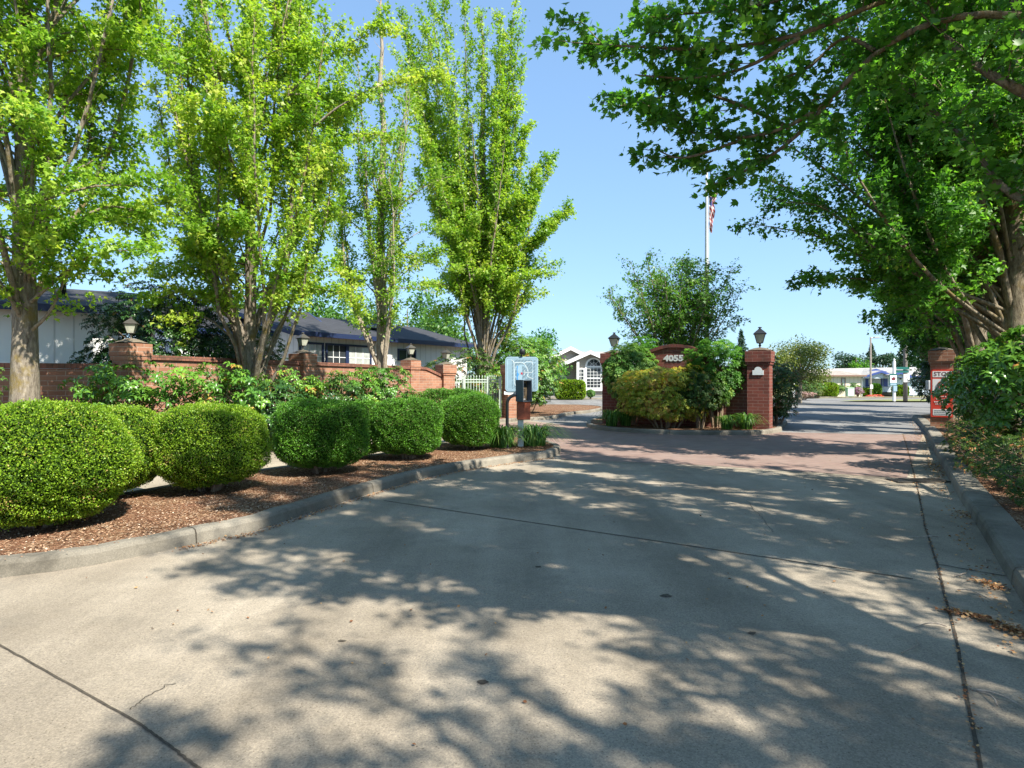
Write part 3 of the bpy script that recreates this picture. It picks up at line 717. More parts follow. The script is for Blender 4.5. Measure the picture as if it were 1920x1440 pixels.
def house_body(T, L, D, ez, rz_, mat, x0=0, y0=0, name='wall', z0=0):
    s = [(y0, z0), (y0+D, z0), (y0+D, ez), (y0+D/2, rz_), (y0, ez)]
    vs = [(x_, y_, z_) for x_ in (x0, x0+L) for y_, z_ in s]
    return MB().add(vs, [(0, 1, 2, 3, 4), (9, 8, 7, 6, 5), (0, 5, 6, 1), (0, 4, 9, 5), (1, 6, 7, 2)]).obj(name, mat, T)
# --- white house behind the wall (long side along the drive, gable towards the camera)
a0 = math.atan2(7.3, 4.9)
T = thing('house', 'white house with dark shingle roof, navy trim and white grid windows behind the brick wall', 'house', (-8.45, 24.4, .12), a0)
# local x runs along the eave, local y to the left of it (away from the drive)
house_body(T, 11.0, 8.6, 3.5, 4.6, M['whitesiding'], y0=.5, x0=.3)
gable_roof(T, 11.3, 8.6, 3.5, 4.6, .45, M['roofdk'], M['navy'], y0=.5, x0=.15, th=.1, fasc=.2)
frame_window(T, .95, 2.25, 1.05, 1.5, .5, 3, 3, M['navy'], M['glasslt'], .09)
frame_window(T, 2.25, 2.25, 1.0, 1.5, .5, 3, 3, M['navy'], M['glass'], .09)
frame_window(T, 3.55, 2.25, 1.25, 1.5, .5, 3, 3, M['navy'], M['glasslt'], .09)
frame_window(T, 6.6, 2.75, 1.1, .42, .5, 2, 1, M['navy'], M['glass'], .08)
MB().box((6.3, 2.4, 4.16), (1.3, .9, .14), 0, bev=.03).obj('skylight', M['grey'], T)
MB().tube([(11.35, .40, 3.35), (11.33, .46, 3.1), (11.28, .46, 3.0), (11.28, .46, .1)], .045, 8).obj('downpipe', M['soffit'], T)
# cross wing with its own gable, set back to the left
T2 = thing('house', 'white lap sided house wing with blue barge boards behind the forked maple', 'house', (-13.3, 24.0, .12), a0-R(20))
house_body(T2, 6, 7.5, 3.6, 4.8, M['lapsiding'])
gable_roof(T2, 6, 7.5, 3.6, 4.8, .5, M['roofdk'], M['navyb'], th=.12, fasc=.22)
def side_window(T, y, z, w_, h, x, fm, gm, fw=.07):
    mb = MB()
    for c_, d in (((x-.025, y, z+h/2+fw/2), (.07, w_+2*fw, fw)), ((x-.025, y, z-h/2-fw/2), (.07, w_+2*fw, fw)),
                  ((x-.027, y-w_/2-fw/2, z), (.066, fw, h)), ((x-.027, y+w_/2+fw/2, z), (.066, fw, h))): mb.box(c_, d)
    o = mb.obj('window', fm, T); MB().box((x-.005, y, z), (.012, w_, h)).obj('pane', gm, o); return o
side_window(T2, 1.6, 2.75, .7, .55, 0, M['white'], M['glass'])
side_window(T, 6.9, 2.1, .9, 1.2, .3, M['navy'], M['glass'])
# --- dark roofed house at the far left
T = thing('house', 'dark roofed white panelled house partly hidden behind the leftmost maple', 'house', (-19.5, 10.8, .12), R(32))
house_body(T, 10.6, 6.5, 3.4, 4.15, M['whitesiding'])
gable_roof(T, 10.6, 6.5, 3.4, 4.15, .5, M['roofdk'], M['navy'], th=.1, fasc=.18)
frame_window(T, 4.2, 1.9, 1.0, 1.4, 0, 1, 1, M['navy'], M['glass'], .1)
frame_window(T, 6.9, 1.9, 1.1, 1.4, 0, 1, 1, M['navy'], M['glass'], .1)
MB().lathe([(.07, -.1), (.07, .45), (.09, .46), (.09, .5)], (9.3, 1.2, 3.7), 10).obj('vent_pipe', M['black'], T)
MB().box((8.3, 1.3, 3.82), (.5, .4, .12), bev=.02).obj('roof_vent', M['black'], T)
# --- beige house with an arched window
def GX(px): return (px-960)/21.3
def GZ(py): return 1.6-(py-714)/21.3
T = thing('house', 'beige bungalow with tall arched white window and white double gables', 'house', (GX(1105.5), 54, 0))
ox = GX(1105.5)
def gx(px): return GX(px)-ox
pk, ft = GZ(658), GZ(682)
# front gable wall with arch
wall = [(gx(1082), .3), (gx(1165), .3), (gx(1165), ft-.2), (0, pk-.12), (gx(1082), GZ(671.5))]
MB().vprism(wall, 0, 5).obj('wall', M['beigesiding'], T)
MB().vprism([(gx(1040), .0), (gx(1082)-.005, .0), (gx(1082)-.005, GZ(673)), (gx(1050), GZ(686))], 1.5, 5).obj('porch_wall', M['beigesiding'], T)
MB().box(((gx(1082)+gx(1165))/2, .1, .16), (gx(1165)-gx(1082)-.05, .12, .6)).obj('skirting', M['grey'], T)
def rake(cx, cz, half, drop, y0, y1, th=.30, name='gable_roof', m1=M['white']):
    mb = MB(); s = drop/half
    mb.vprism([(cx-half, cz-drop), (cx, cz), (cx+half, cz-drop), (cx+half, cz-drop-th), (cx, cz-th), (cx-half, cz-drop-th)], y0, y0+.08)
    o = mb.obj('barge_board', m1, T)
    MB().vprism([(cx-half-.05, cz-drop), (cx, cz+.06), (cx+half+.05, cz-drop), (cx+half, cz-drop-.12), (cx, cz-.1), (cx-half, cz-drop-.12)], y0+.085, y1).obj(name, M['rooflt'], T)
rake(0, pk, 2.55, 1.12, -.75, 5.5)
bx_, bz_ = gx(1073.6), GZ(648)
rake(bx_, bz_, 1.9, .95, 1.6, 6.0)
MB().vprism([(bx_-1.6, GZ(672)-1.9), (bx_+1.9, GZ(672)-1.9), (bx_+1.9, bz_-.95), (bx_, bz_-.15), (bx_-1.6, bz_-.95)], 2.1, 6).obj('upper_wall', M['beigesiding'], T)
mb = MB(); zr = GZ(651.5)
mb.add([(-3.6, 2.2, 3.0), (9.5, 2.2, 3.0), (9.5, 8, zr), (-1.5, 8, zr), (9.5, 13.8, 3), (-3.6, 13.8, 3)], [(0, 1, 2, 3), (2, 4, 5, 3), (0, 3, 5)]); mb.obj('roof', M['rooflt'], T)
MB().box((2.9, 7.9, 1.6), (13, 10, 2.85)).obj('main_wall', M['beigesiding'], T)
MB().box((gx(1082.5), -.42, (GZ(678)+.1)/2), (.22, .22, GZ(678)-.1)).obj('column', M['white'], T)
# arched window
def arch_pts(cx, cz, r, n=14): return [(cx+r*math.cos(math.pi*i/n), cz+r*math.sin(math.pi*i/n)) for i in range(n+1)]
cx, cz = gx(1113), GZ(689); hw = .66; zb = GZ(727)
outer = [(cx+hw+.1, zb), *arch_pts(cx, cz+.1, hw+.1), (cx-hw-.1, zb)]
wn = MB().vprism(outer, -.09, -.003).obj('arched_window', M['white'], T)
MB().vprism([(cx+hw-.06, zb+.02), *arch_pts(cx, cz-.02, hw-.06)[:1], *arch_pts(cx, cz-.02, hw-.06)[-1:], (cx-hw+.06, zb+.02)], -.10, -.092).obj('pane', M['glass'], wn)
MB().vprism(arch_pts(cx, cz+.14, hw-.08), -.10, -.092).obj('arched_pane', M['glass'], wn)
mb = MB()
for i in range(1, 4): mb.box((cx-hw+.06+(2*hw-.12)*i/4, -.106, (zb+cz)/2), (.025, .01, cz-zb-.04))
for i in range(1, 7): mb.box((cx, -.109, zb+(cz-zb)*i/6.4), (2*hw-.12, .008, .1 if i == 3 else .025))
for a in (45, 90, 135): mb.tube([(cx, -.107, cz+.14), (cx+.56*math.cos(R(a)), -.107, cz+.14+.56*math.sin(R(a)))], .014, 4)
mb.tube([(cx+.27*math.cos(R(a)), -.109, cz+.14+.27*math.sin(R(a))) for a in range(0, 181, 20)], .014, 4)
mb.obj('muntin', M['white'], wn)
for sx in (-1, 1):
    w2 = frame_window(T, cx+sx*1.12, (zb+GZ(692))/2+.02, .48, GZ(692)-zb-.1, 0, 2, 5, M['white'], M['glass'], .1, .03, 'side_window')
MB().box((cx+.2, -.12, zb-.16), (3.6, .24, .28), bev=.03).obj('window_sill', M['white'], T)
d_ = MB().box((gx(1058), 1.46, 1.05), (.62, .06, 2.0)).obj('door', M['white'], T)
MB().box((gx(1058)+.02, 1.42, 1.25), (.34, .02, 1.4)).obj('door_glass', M['glasslt'], d_)
MB().lathe([(.02, 0), (.09, .05), (.09, .22), (.03, .3)], (gx(1064.5), 1.4, 2.05), 8).obj('wall_lamp', M['black'], T)
MB().vprism([(gx(1065)-.17, 1.32), (gx(1065)+.17, 1.32), (gx(1065)+.17, 1.45), (gx(1065), 1.62), (gx(1065)-.17, 1.45)], 1.47, 1.49).obj('house_number_plate', M['white'], T)
MB().box((gx(1052), .6, .12), (2.2, 1.6, .24)).obj('porch_step', M['steps'], T)
# --- blue trimmed house
def BX(px): return (px-960)/17.97
def BZ(py): return 1.6-(py-714)/17.97
ox = BX(1640); bx2 = lambda px: BX(px)-ox
T = thing('house', 'white house with bright blue trim, blue door and small gabled porch', 'house', (ox, 64, 0))
MB().vprism([(bx2(1571), .1), (bx2(1760), .1), (bx2(1760), BZ(704)), (bx2(1571), BZ(704))], 0, 9).obj('wall', M['bluewhite'], T)
mb = MB(); e = BZ(705); rr = BZ(691)
mb.add([(bx2(1560), -.5, e), (bx2(1770), -.5, e), (bx2(1770), 4.5, rr+.25), (bx2(1560), 4.5, rr+.05), (bx2(1770), 9.5, e), (bx2(1560), 9.5, e)], [(0, 1, 2, 3), (3, 2, 4, 5), (0, 3, 5), (1, 4, 2)])
mb.obj('roof', M['rooflt'], T)
MB().box(((bx2(1560)+bx2(1770))/2, -.53, e-.09), (bx2(1770)-bx2(1560), .05, .19)).obj('fascia', M['blue'], T)
def small_gable(pxc, pyc, half, drop, y0, y1, nm='gable_roof'):
    cx = bx2(pxc); cz = BZ(pyc)
    MB().vprism([(cx-half, cz-drop), (cx, cz), (cx+half, cz-drop), (cx+half, cz-drop-.2), (cx, cz-.2), (cx-half, cz-drop-.2)], y0, y0+.06).obj('barge_board', M['blue'], T)
    MB().vprism([(cx-half, cz-drop-.005), (cx, cz+.03), (cx+half, cz-drop-.005), (cx+half, cz-drop-.1), (cx, cz-.08), (cx-half, cz-drop-.1)], y0+.065, y1).obj(nm, M['rooflt'], T)
    MB().vprism([(cx-half+.2, cz-drop-.25), (cx+half-.2, cz-drop-.25), (cx+half-.2, cz-drop-.08), (cx, cz-.12), (cx-half+.2, cz-drop-.08)], y0+.3, y0+1.0).obj('gable_wall', M['bluewhite'], T)
small_gable(1639, 695.7, 1.75, .52, -1.3, 3.5); small_gable(1658, 690.8, 1.2, .32, 1.4, 4.4); small_gable(1664, 698, 1.02, .28, -2.2, 1.5)
for a_, b_, c_, d2 in ((1586.5, 714.5, .9, .85), (1640, 714, 1.35, .85)):
    frame_window(T, bx2(a_), BZ(b_), c_, d2, 0, 3, 1, M['blue'], M['glasslt'], .12, .03)
for q in (1579, 1595, 1625): MB().box((bx2(q), -.055, BZ(715)), (.28 if q > 1600 else .2, .06, 1.1)).obj('shutter', M['blue'], T)
d_ = MB().box((bx2(1660), -.04, BZ(714.5)), (.42, .06, 1.15)).obj('door', M['blue'], T)
for q in (1655, 1672): MB().box((bx2(q), -1.9, (BZ(703)+.35)/2), (.13, .13, BZ(703)-.35)).obj('column', M['white'], T)
MB().box((bx2(1663.5), -1.0, .28), (1.2, 2, .34)).obj('porch_floor', M['steps'], T)
for i in range(3): MB().box((bx2(1661), -2.2-.3*i, .30-.10*i), (1.15, .3, .10+.0)).box((bx2(1661), -2.2-.3*i, .13-.05*i), (1.1, .28, .24-.1*i)).obj('step', M['steps'], T)
for sx in (1652.5, 1671.5):
    mb = MB(); x_ = bx2(sx)
    mb.box((x_, -1.0, .98), (.06, 1.7, .06)); mb.tube([(x_, -1.9, 1.0), (x_-.35 if sx < 1660 else x_+.35, -3.0, .62)], .035, 6)
    mb.tube([(x_-.35 if sx < 1660 else x_+.35, -3.0, .65), (x_-.35 if sx < 1660 else x_+.35, -3.0, .02)], .035, 6)
    for i in range(9): mb.box((x_, -.2-.2*i, .7), (.025, .025, .55))
    mb.obj('railing', M['white'], T)
MB().lathe([(.02, 0), (.09, .05), (.09, .22), (.03, .3)], (bx2(1688), -.06, BZ(712)), 8).obj('wall_lamp', M['black'], T)
# --- cream house
T = thing('house', 'cream house with brown roof edge behind the clipped hedge', 'house', (BX(1530), 60.5, 0))
MB().box((1.3, 3, 1.05), (3.0, 6, 2.1)).obj('wall', M['creamsiding'], T)
mb = MB(); mb.add([(-1.8, -.4, 2.13), (3.05, -.4, 2.13), (2.2, 3, 2.65), (-1.8, 3, 2.75), (3.05, 6.4, 2.13), (-1.8, 6.4, 2.13)], [(0, 1, 2, 3), (3, 2, 4, 5), (1, 4, 2), (0, 3, 5)]); mb.obj('roof', M['roofbr'], T)
MB().box((.62, -.43, 2.10), (4.86, .05, .14)).obj('fascia', M['browntrim'], T)
frame_window(T, .95, 1.45, .3, .75, 0, 1, 2, M['browntrim'], M['glasslt'], .05)
MB().tube([(2.95, -.4, 2.05), (2.75, -.06, 1.85), (2.75, -.06, .1)], .04, 6).obj('downpipe', M['white'], T)

# ================================================================== BRICK WALL, PILLARS, GATE
def pillar_part(T, x, y, w_, ztop, rz, mb_m, cap_m, name=None, z0=.1, capw=.12, caph=.34):
    """shaft, corbelled cap and mortar crown as children of T"""
    sh = MB().box((x, y, (z0+ztop-caph-.14)/2), (w_, w_, ztop-caph-.14-z0), rz).obj('shaft', mb_m, T)
    cap = MB(); cw = w_+capw
    cap.box((x, y, ztop-caph-.10), (w_+capw*.55, w_+capw*.55, .078), rz)
    cap.box((x, y, ztop-caph/2-.06), (cw, cw, caph), rz, bev=.006)
    c_ = cap.obj('cap', cap_m, T)
    mb = MB(); cs, sn = math.cos(rz), math.sin(rz); n = 8; vs = []; fs = []
    for i in range(n+1):
        for j in range(n+1):
            a, b = (i/n-.5)*cw*.96, (j/n-.5)*cw*.96
            z = .115*math.cos(a/cw*2.9)*math.cos(b/cw*2.9)**.9+.003
            vs.append((x+a*cs-b*sn, y+a*sn+b*cs, ztop-.058+z+rng.normal(0, .003)))
    fs = [(i*(n+1)+j, (i+1)*(n+1)+j, (i+1)*(n+1)+j+1, i*(n+1)+j+1) for i in range(n) for j in range(n)]
    mb.add(vs, fs, True); mb.obj('mortar_crown', M['mortar'], T)
def lantern(label, x, y, z, rz=0, m=M['bronze'], s=1.0, tilt=0):
    T = thing('pillar_lantern', label, 'lantern', (x, y, z), rz, group='lanterns on the brick pillars')
    T.rotation_euler[0] = tilt; T.scale = (s, s, s)
    q = R(45)
    MB().lathe([(.075, 0), (.075, .012), (.03, .03), (.022, .07), (.045, .095), (.03, .12), (.025, .15), (.075, .165), (.09, .175)], n=14).obj('base_stem', m, T)
    fr = MB(); b0, b1 = .085, .155; z0, z1 = .175, .44
    for i in range(4):
        a = q+i*math.pi/2; c_, s_ = math.cos(a)*1.414, math.sin(a)*1.414
        fr.tube([(b0*c_, b0*s_, z0), (b1*c_, b1*s_, z1)], .009, 4)
    for bb, zz in ((b0, z0), (b1, z1)):
        for i in range(4):
            a = q+i*math.pi/2; a2 = a+math.pi/2
            fr.tube([(bb*math.cos(a)*1.414, bb*math.sin(a)*1.414, zz), (bb*math.cos(a2)*1.414, bb*math.sin(a2)*1.414, zz)], .01, 4)
    fr.obj('cage', m, T)
    g = MB(); vs = [(bb*math.cos(q+i*math.pi/2)*1.36, bb*math.sin(q+i*math.pi/2)*1.36, zz) for bb, zz in ((b0, z0+.004), (b1, z1-.004)) for i in range(4)]
    g.add(vs, [(0, 1, 5, 4), (1, 2, 6, 5), (2, 3, 7, 6), (3, 0, 4, 7)]); g.obj('glass', M['lampglass'], T)
    MB().lathe([(.262, .44), (.268, .455), (.14, .545), (.075, .585), (.07, .60)], n=4, rz=q, smooth=False).obj('roof', m, T)
    MB().lathe([(.045, .60), (.03, .61), (.03, .625), (.055, .64), (.058, .655), (.02, .665)], n=12).obj('finial', m, T)
    return T
WP = [(-7.95, 12.8), (-6.0, 17.6), (-3.88, 23.5)]; GL = (-2.65, 24.6); GR = (-.02, 24.75)
BW = thing('brick_wall', 'long red brick garden wall with tall capped piers and moss stained coping', 'wall', (-6, 17.6, 0))
def wseg(a, b, z0a, z1a, z1b, name='panel', mat=M['brick'], th=.22, T=BW):
    o_ = T.location; a = np.array(a)-np.array(o_[:2]); b = np.array(b)-np.array(o_[:2]); d = (b-a)/np.linalg.norm(b-a); n_ = np.array([-d[1], d[0]])*th/2
    def blk(mb, k, za, zb_, ta, tb, lo=None):
        m_ = n_*k
        vs = []
        for p, zz, tt in ((a, za, ta), (b, zb_, tb)):
            for sg in (-1, 1):
                for z in ((lo if lo is not None else zz-tt), zz): q = p+m_*sg; vs.append((q[0], q[1], z))
        mb.add(vs, [(0, 4, 5, 1), (2, 3, 7, 6), (1, 5, 7, 3), (0, 2, 6, 4), (0, 1, 3, 2), (4, 6, 7, 5)])
    mb = MB(); blk(mb, 1, z1a-.11, z1b-.11, 0, 0, z0a); mb.obj(name, mat, T)
    mb = MB(); blk(mb, 1.45, z1a, z1b, .10, .10); mb.obj('coping', M['coping'] if mat is M['brick'] else M['copingdk'], T)
def unit(a, b): d = np.array(b)-np.array(a); return d/np.linalg.norm(d)
for a, b, z in ((WP[0], WP[1], 2.15), (WP[1], WP[2], 2.15)):
    d = unit(a, b); wseg(np.array(a)+d*.25, np.array(b)-d*.25, .1, z, z)
d = unit(WP[0], (-14.5, 10.6)); wseg(np.array(WP[0])+d*.25, (-14.5, 10.6), .1, 1.95, 1.95)
d = unit(WP[2], GL); m_ = np.array(WP[2])+d*.62; wseg(np.array(WP[2])+d*.25, m_, .1, 2.15, 2.13); wseg(m_, np.array(GL)-d*.27, .1, 2.13, 1.84)
for i, p in enumerate(WP):
    a = math.atan2(*(unit(WP[0], WP[1])[::-1]))
    r_ = (a if i < 2 else a-R(12))
    pr = MB(); x, y = p[0]+6, p[1]-17.6
    pr.box((x, y, (.1+2.0)/2), (.47, .47, 1.9), r_); pr.box((x, y, 2.0+.02), (.49, .49, .035), r_)
    po = pr.obj('pier', M['brick'], BW)
    pillar_part(po, x, y, .49, 2.43, r_, M['brick'], M['brick'], z0=2.038, capw=.07, caph=.26)
lan = [('dark lantern on the brick pier beside the big rhododendron, leftmost lantern', WP[0], 2.47), ('lantern in front of the white grid window', WP[1], 2.47), ('lantern standing where the wall coping starts to slope down', WP[2], 2.47)]
for i, (l, p, z) in enumerate(lan): lantern(l, p[0], p[1], z, R((20, 50, 35)[i]), s=(.70, .78, .84)[i])
def gate_pillar(label, p, rz, zt=2.32, w_=.66, mb_m=M['brick'], cap_m=M['brick'], name='brick_pillar', grp='brick pillars at the gate', z0=.05):
    T = thing(name, label, 'pillar', (p[0], p[1], 0), rz, group=grp)
    pillar_part(T, 0, 0, w_, zt, 0, mb_m, cap_m, z0=z0); return T
gate_pillar('square brick pillar where the wall ends at the white picket fence', GL, R(38), 2.30, .52)
gate_pillar('brick pillar behind the pale blue map board', GR, R(25), 2.30, .58)
lantern('weathered lantern on the pillar beside the white picket fence', GL[0], GL[1], 2.33, R(60), s=.86)
# picket fence
fp = [np.array(GL)+np.array([.42, .05]), np.array([-1.0, 25.3]), np.array(GR)+np.array([-.45, .0])]
T = thing('picket_fence', 'pale metal picket fence between the two brick gate pillars', 'fence', (fp[0][0], fp[0][1], .12))
pk_, ra, po_ = MB(), MB(), MB()
for a, b in ((fp[0], fp[1]), (fp[1], fp[2])):
    L = np.linalg.norm(b-a); n = int(L/.125)
    for i in range(n+1):
        q = a+(b-a)*i/n-fp[0]; pk_.box((q[0], q[1], .82), (.022, .022, 1.6)); pk_.lathe([(.016, 1.62), (.02, 1.65), (.002, 1.72)], (q[0], q[1], 0), 5)
    for z in (.25, 1.42, 1.52): MB().tube([(*(a-fp[0]), z), (*(b-fp[0]), z)], .02, 4).obj('rail', M['gatewhite'], T)
for p in (fp[0]+np.array([.3, .12]), fp[1], fp[2]): q = p-fp[0]; MB().box((q[0], q[1], .82), (.10, .10, 1.66), bev=.01).obj('post', M['gatewhite'], T)
pk_.obj('picket_panel', M['gatewhite'], T); 

# ================================================================== ISLAND SIGN
PL_, PR_ = np.array([3.6, 21.6]), np.array([7.72, 19.1]); a_i = math.atan2(PR_[1]-PL_[1], PR_[0]-PL_[0]); Li = np.linalg.norm(PR_-PL_)
T = thing('entrance_sign', 'shaded brick entrance sign wall with arched top and white number 4055', 'sign', (PL_[0], PL_[1], 0), a_i)
cx = 2.15; hw = 1.0
def arcz(x, off=0): return 2.33+off+.38*math.cos((x-cx)/hw*1.25) if abs(x-cx) < hw else 2.33+off+.38*math.cos(1.25)
xs = np.linspace(cx-hw, cx+hw, 17)
prof = [(.34, .05), (Li-.34, .05), (Li-.34, 1.98), (cx+hw+.35, 2.02)]+[(x, arcz(x)-.0) for x in xs[::-1]]+[(cx-hw-.35, 2.02), (.34, 1.98)]
MB().vprism(prof, -.14, .14).obj('brick_panel', M['brickdk'], T)
mb = MB(); top = [(cx+hw+.35, 2.02)]+[(x, arcz(x)) for x in xs[::-1]]+[(cx-hw-.35, 2.02)]
mb.vprism([(x, z+.11) for x, z in top]+[(x, z+.002) for x, z in reversed(top)], -.19, .19); mb.obj('arched_coping', M['copingdk'], T)
MB().box(((.34+cx-hw-.36)/2, 0, 2.03), (cx-hw-.36-.34, .34, .08)).obj('side_coping', M['copingdk'], T); MB().box(((Li-.34+cx+hw+.36)/2, 0, 2.03), (Li-.34-cx-hw-.36, .34, .08)).obj('side_coping', M['copingdk'], T)
text('number', '4055', .265, (cx+.0, -.146, 2.34), 0, M['numeral'], T, bold=.012, ext=.012, sx=1.25)
gate_pillar('shaded brick pillar on the left end of the entrance sign, half hidden by leaves', PL_, a_i, 2.62, .64, M['brickdk'], M['brickdk'], grp='dark brick pillars of the entrance sign')
gp = gate_pillar('shaded brick pillar with a small white plaque beside the open road', PR_, a_i, 2.58, .64, M['brickdk'], M['brickdk'], grp='dark brick pillars of the entrance sign')
pq = [(-.16, 1.78), (.16, 1.78), (.16, 1.92)]+[(.105*math.cos(R(a)), 1.93+.10*math.sin(R(a))) for a in range(0, 181, 18)]+[(-.16, 1.92)]
MB().vprism(pq, -.35, -.322).obj('plaque', M['plaque'], gp)
lantern('black lantern half hidden in the bright rhododendron beside the beige house', PL_[0], PL_[1], 2.64, a_i+R(10), M['black'], s=1.0)
lantern('black lantern on the pillar with the white plaque', PR_[0], PR_[1], 2.60, a_i+R(10), M['black'], s=1.02)
# opened gate leaf and its green operator box beside the island pillar
gd = np.array([.46, .89])
T = thing('gate', 'dark metal gate leaf folded open behind the island pillar', 'gate', (8.05, 19.55, .05), math.atan2(gd[1], gd[0]))
for z in (.15, 1.0, 1.45): MB().box((1.0, 0, z), (2.0, .04, .05)).obj('rail', M['black'], T)
mb = MB()
for i in range(17): mb.box((i*.125, 0, .82), (.025, .025, 1.5))
mb.obj('bar_panel', M['black'], T)
T = thing('gate_operator', 'pale green gate arm box beside the shaded brick pillar', 'gate operator', (8.02, 19.28, 0))
MB().box((0, 0, .85), (.07, .07, 1.55), bev=.008).obj('post', M['grey'], T); MB().box((0.02, -.02, 1.36), (.13, .16, .36), bev=.02).obj('housing', M['cabinet'], T)
# ================================================================== KEYPAD + MAP
bx_, by_ = P(964+12, 848); 
T = thing('map_board', 'pale blue street map board on a white wooden post', 'map board', (bx_, by_, .13), R(4))
MB().box((0, 0, .95), (.125, .125, 2.0), bev=.008).obj('post', M['white'], T)
mbd = lambda x, z: (x, z)
cxm, czm, hm = .02, 1.62, .385
def rrect(cx, cz, w2, h2, r, n=6):
    o = []
    for (sx, sz, a0_) in ((1, -1, -90), (1, 1, 0), (-1, 1, 90), (-1, -1, 180)):
        for i in range(n+1): a = R(a0_+90*i/n); o.append((cx+sx*(w2-r)+r*math.cos(a), cz+sz*(h2-r)+r*math.sin(a)))
    return o
bd = MB().vprism(rrect(cxm, czm, hm*.95, hm*1.0, .07), -.085, -.066).obj('board', M['mapblue'], T)
def ln(pts, wd, y, mb):
    for i in range(len(pts)-1):
        a, b = np.array(pts[i]), np.array(pts[i+1]); d = b-a; L = np.linalg.norm(d)
        if L < 1e-6: continue
        d /= L; n_ = np.array([-d[1], d[0]])*wd/2; a = a-d*wd*.3; b = b+d*wd*.3
        mb.add([(p[0], y, p[1]) for p in (a-n_, b-n_, b+n_, a+n_)], [(0, 1, 2, 3)])
def mp(u, v): return (cxm-.32+.64*u, czm+.345-.69*v)
dk = MB()
fr = rrect(cxm, czm, .335, .355, .03); ln(fr+[fr[0]], .006, -.0865, dk)
for u in (.05, .09, .13): ln([mp(u, .04), mp(u, .96)], .006, -.0865, dk)
dk.obj('map_border', M['mapline'], T)
lots = MB()
def inlake(u, v): return .32 < u < .52 and .22 < v < .78
for i in range(30):
    for j in range(34):
        u, v = .17+.80*i/29, .04+.92*j/33
        if inlake(u, v): continue
        if abs(u-.235) < .016 or abs(v-.12) < .012 and u > .28 or abs(u-.88) < .014 or abs(math.hypot(u-.48, v-.45)-.24) < .018: continue
        x, z = mp(u, v); s_ = .0072*(1 if (i*7+j*3) % 4 else .6)
        lots.add([(x-s_, -.0862, z-s_), (x+s_, -.0862, z-s_), (x+s_, -.0862, z+s_), (x-s_, -.0862, z+s_)], [(0, 1, 2, 3)])
lots.obj('map_lots', M['maplot'], T)
rd = MB()
ln([mp(.15, .05), mp(.19, .07), mp(.235, .14), mp(.24, .75), mp(.27, .86), mp(.34, .90)], .011, -.087, rd)
ln([mp(.25, .13), mp(.5, .12), mp(.60, .18), mp(.70, .32), mp(.72, .45), mp(.71, .58), mp(.9, .66)], .011, -.087, rd)
ln([mp(.58, .16), mp(.66, .10), mp(.86, .10), mp(.88, .2)], .009, -.087, rd); ln([mp(.58, .45), mp(.86, .45), mp(.9, .38)], .009, -.087, rd)
ln([mp(.6, .38), mp(.62, .46), mp(.58, .54)], .009, -.087, rd); ln([mp(.37, .85), mp(.66, .85), mp(.66, .78)], .009, -.087, rd)
rd.obj('map_roads', M['maproad'], T)
lk = MB(); pts = [mp(.33, .22), mp(.37, .25), mp(.35, .35), mp(.36, .46), mp(.41, .50), mp(.36, .60), mp(.38, .72), mp(.46, .78), mp(.56, .80), mp(.42, .83), mp(.34, .77), mp(.32, .6), mp(.33, .4)]
lk.add([(p[0], -.0872, p[1]) for p in pts], [tuple(range(len(pts)-1, -1, -1))]); lk.obj('map_lake', M['maplake'], T)
x, z = mp(.5, .48); MB().box((x, -.0872, z), (.04, .002, .045)).obj('map_mark', M['mapred'], T)
MB().box((cxm-.14, -.05, czm-.42), (.5, .03, .07)).obj('lower_rail', M['white'], T)
MB().tube([(0.02, -.02, 2.0), (.02, -.07, 2.10)], .018, 6).lathe([(.03, -.05), (.06, -.04), (.065, .05), (.05, .075), (.01, .085)], (.03, -.09, 2.10), 12).obj('lamp', M['black'], T)
MB().box((.03, 0, 1.98+.13), (.02, .02, .24)).obj('lamp_bracket', M['grey'], T)
T = thing('brochure_box', 'red brown wooden box with tan lid fixed on the white post', 'box', (bx_, by_, .13), R(4))
MB().box((.055, -.12, .81), (.29, .20, .40), bev=.01).obj('body', M['redwood'], T)
MB().box((.055, -.125, 1.032), (.33, .24, .034), bev=.006).obj('lid', M['tan'], T)
kx, ky = P(950, 850); ky -= .15; kx = (951-960)/F*ky
T = thing('gate_keypad', 'dark grey intercom housing on a curved black gooseneck pipe', 'intercom', (kx, ky, .12), 0)
gn = [(0, 0, 0), (0, 0, .98)]+[(.19-.19*math.cos(R(a)), -.02*math.sin(R(a)), .98+.19*math.sin(R(a))) for a in range(15, 91, 15)]+[(.26, -.02, 1.17)]
MB().tube(gn, .035, 12).lathe([(.085, 0), (.085, .02), (.04, .03)], n=12).obj('gooseneck', M['black'], T)
def rotm(mb_, a, c_):
    cs, sn = math.cos(a), math.sin(a); mb_.v = [(c_[0]+x*cs-y*sn, c_[1]+x*sn+y*cs, c_[2]+z) for x, y, z in mb_.v]; return mb_
kc = (.36, -.03, 1.265); ka = R(40)
hs = MB(); w2, d2, h2 = .13, .115, .235
hs.box((0, d2-.012, 0), (2*w2, .024, 2*h2)); hs.box((-w2+.009, -.01, 0), (.018, 2*d2, 2*h2)); hs.box((w2-.009, -.01, 0), (.018, 2*d2, 2*h2))
hs.box((0, -.01, h2-.009), (2*w2-.036, 2*d2, .018)); hs.box((0, -.01, -h2+.009), (2*w2-.036, 2*d2, .018))
ho = rotm(hs, ka, kc).obj('housing', M['slate'], T)
rotm(MB().box((0, d2-.09, -.01), (2*w2-.05, .03, 2*h2-.05), bev=.004), ka, kc).obj('panel', M['panel'], ho)
kb = MB()
for i in range(3):
    for j in range(4): kb.box((-.035+.035*i, d2-.109, .02-.036*j), (.022, .008, .022))
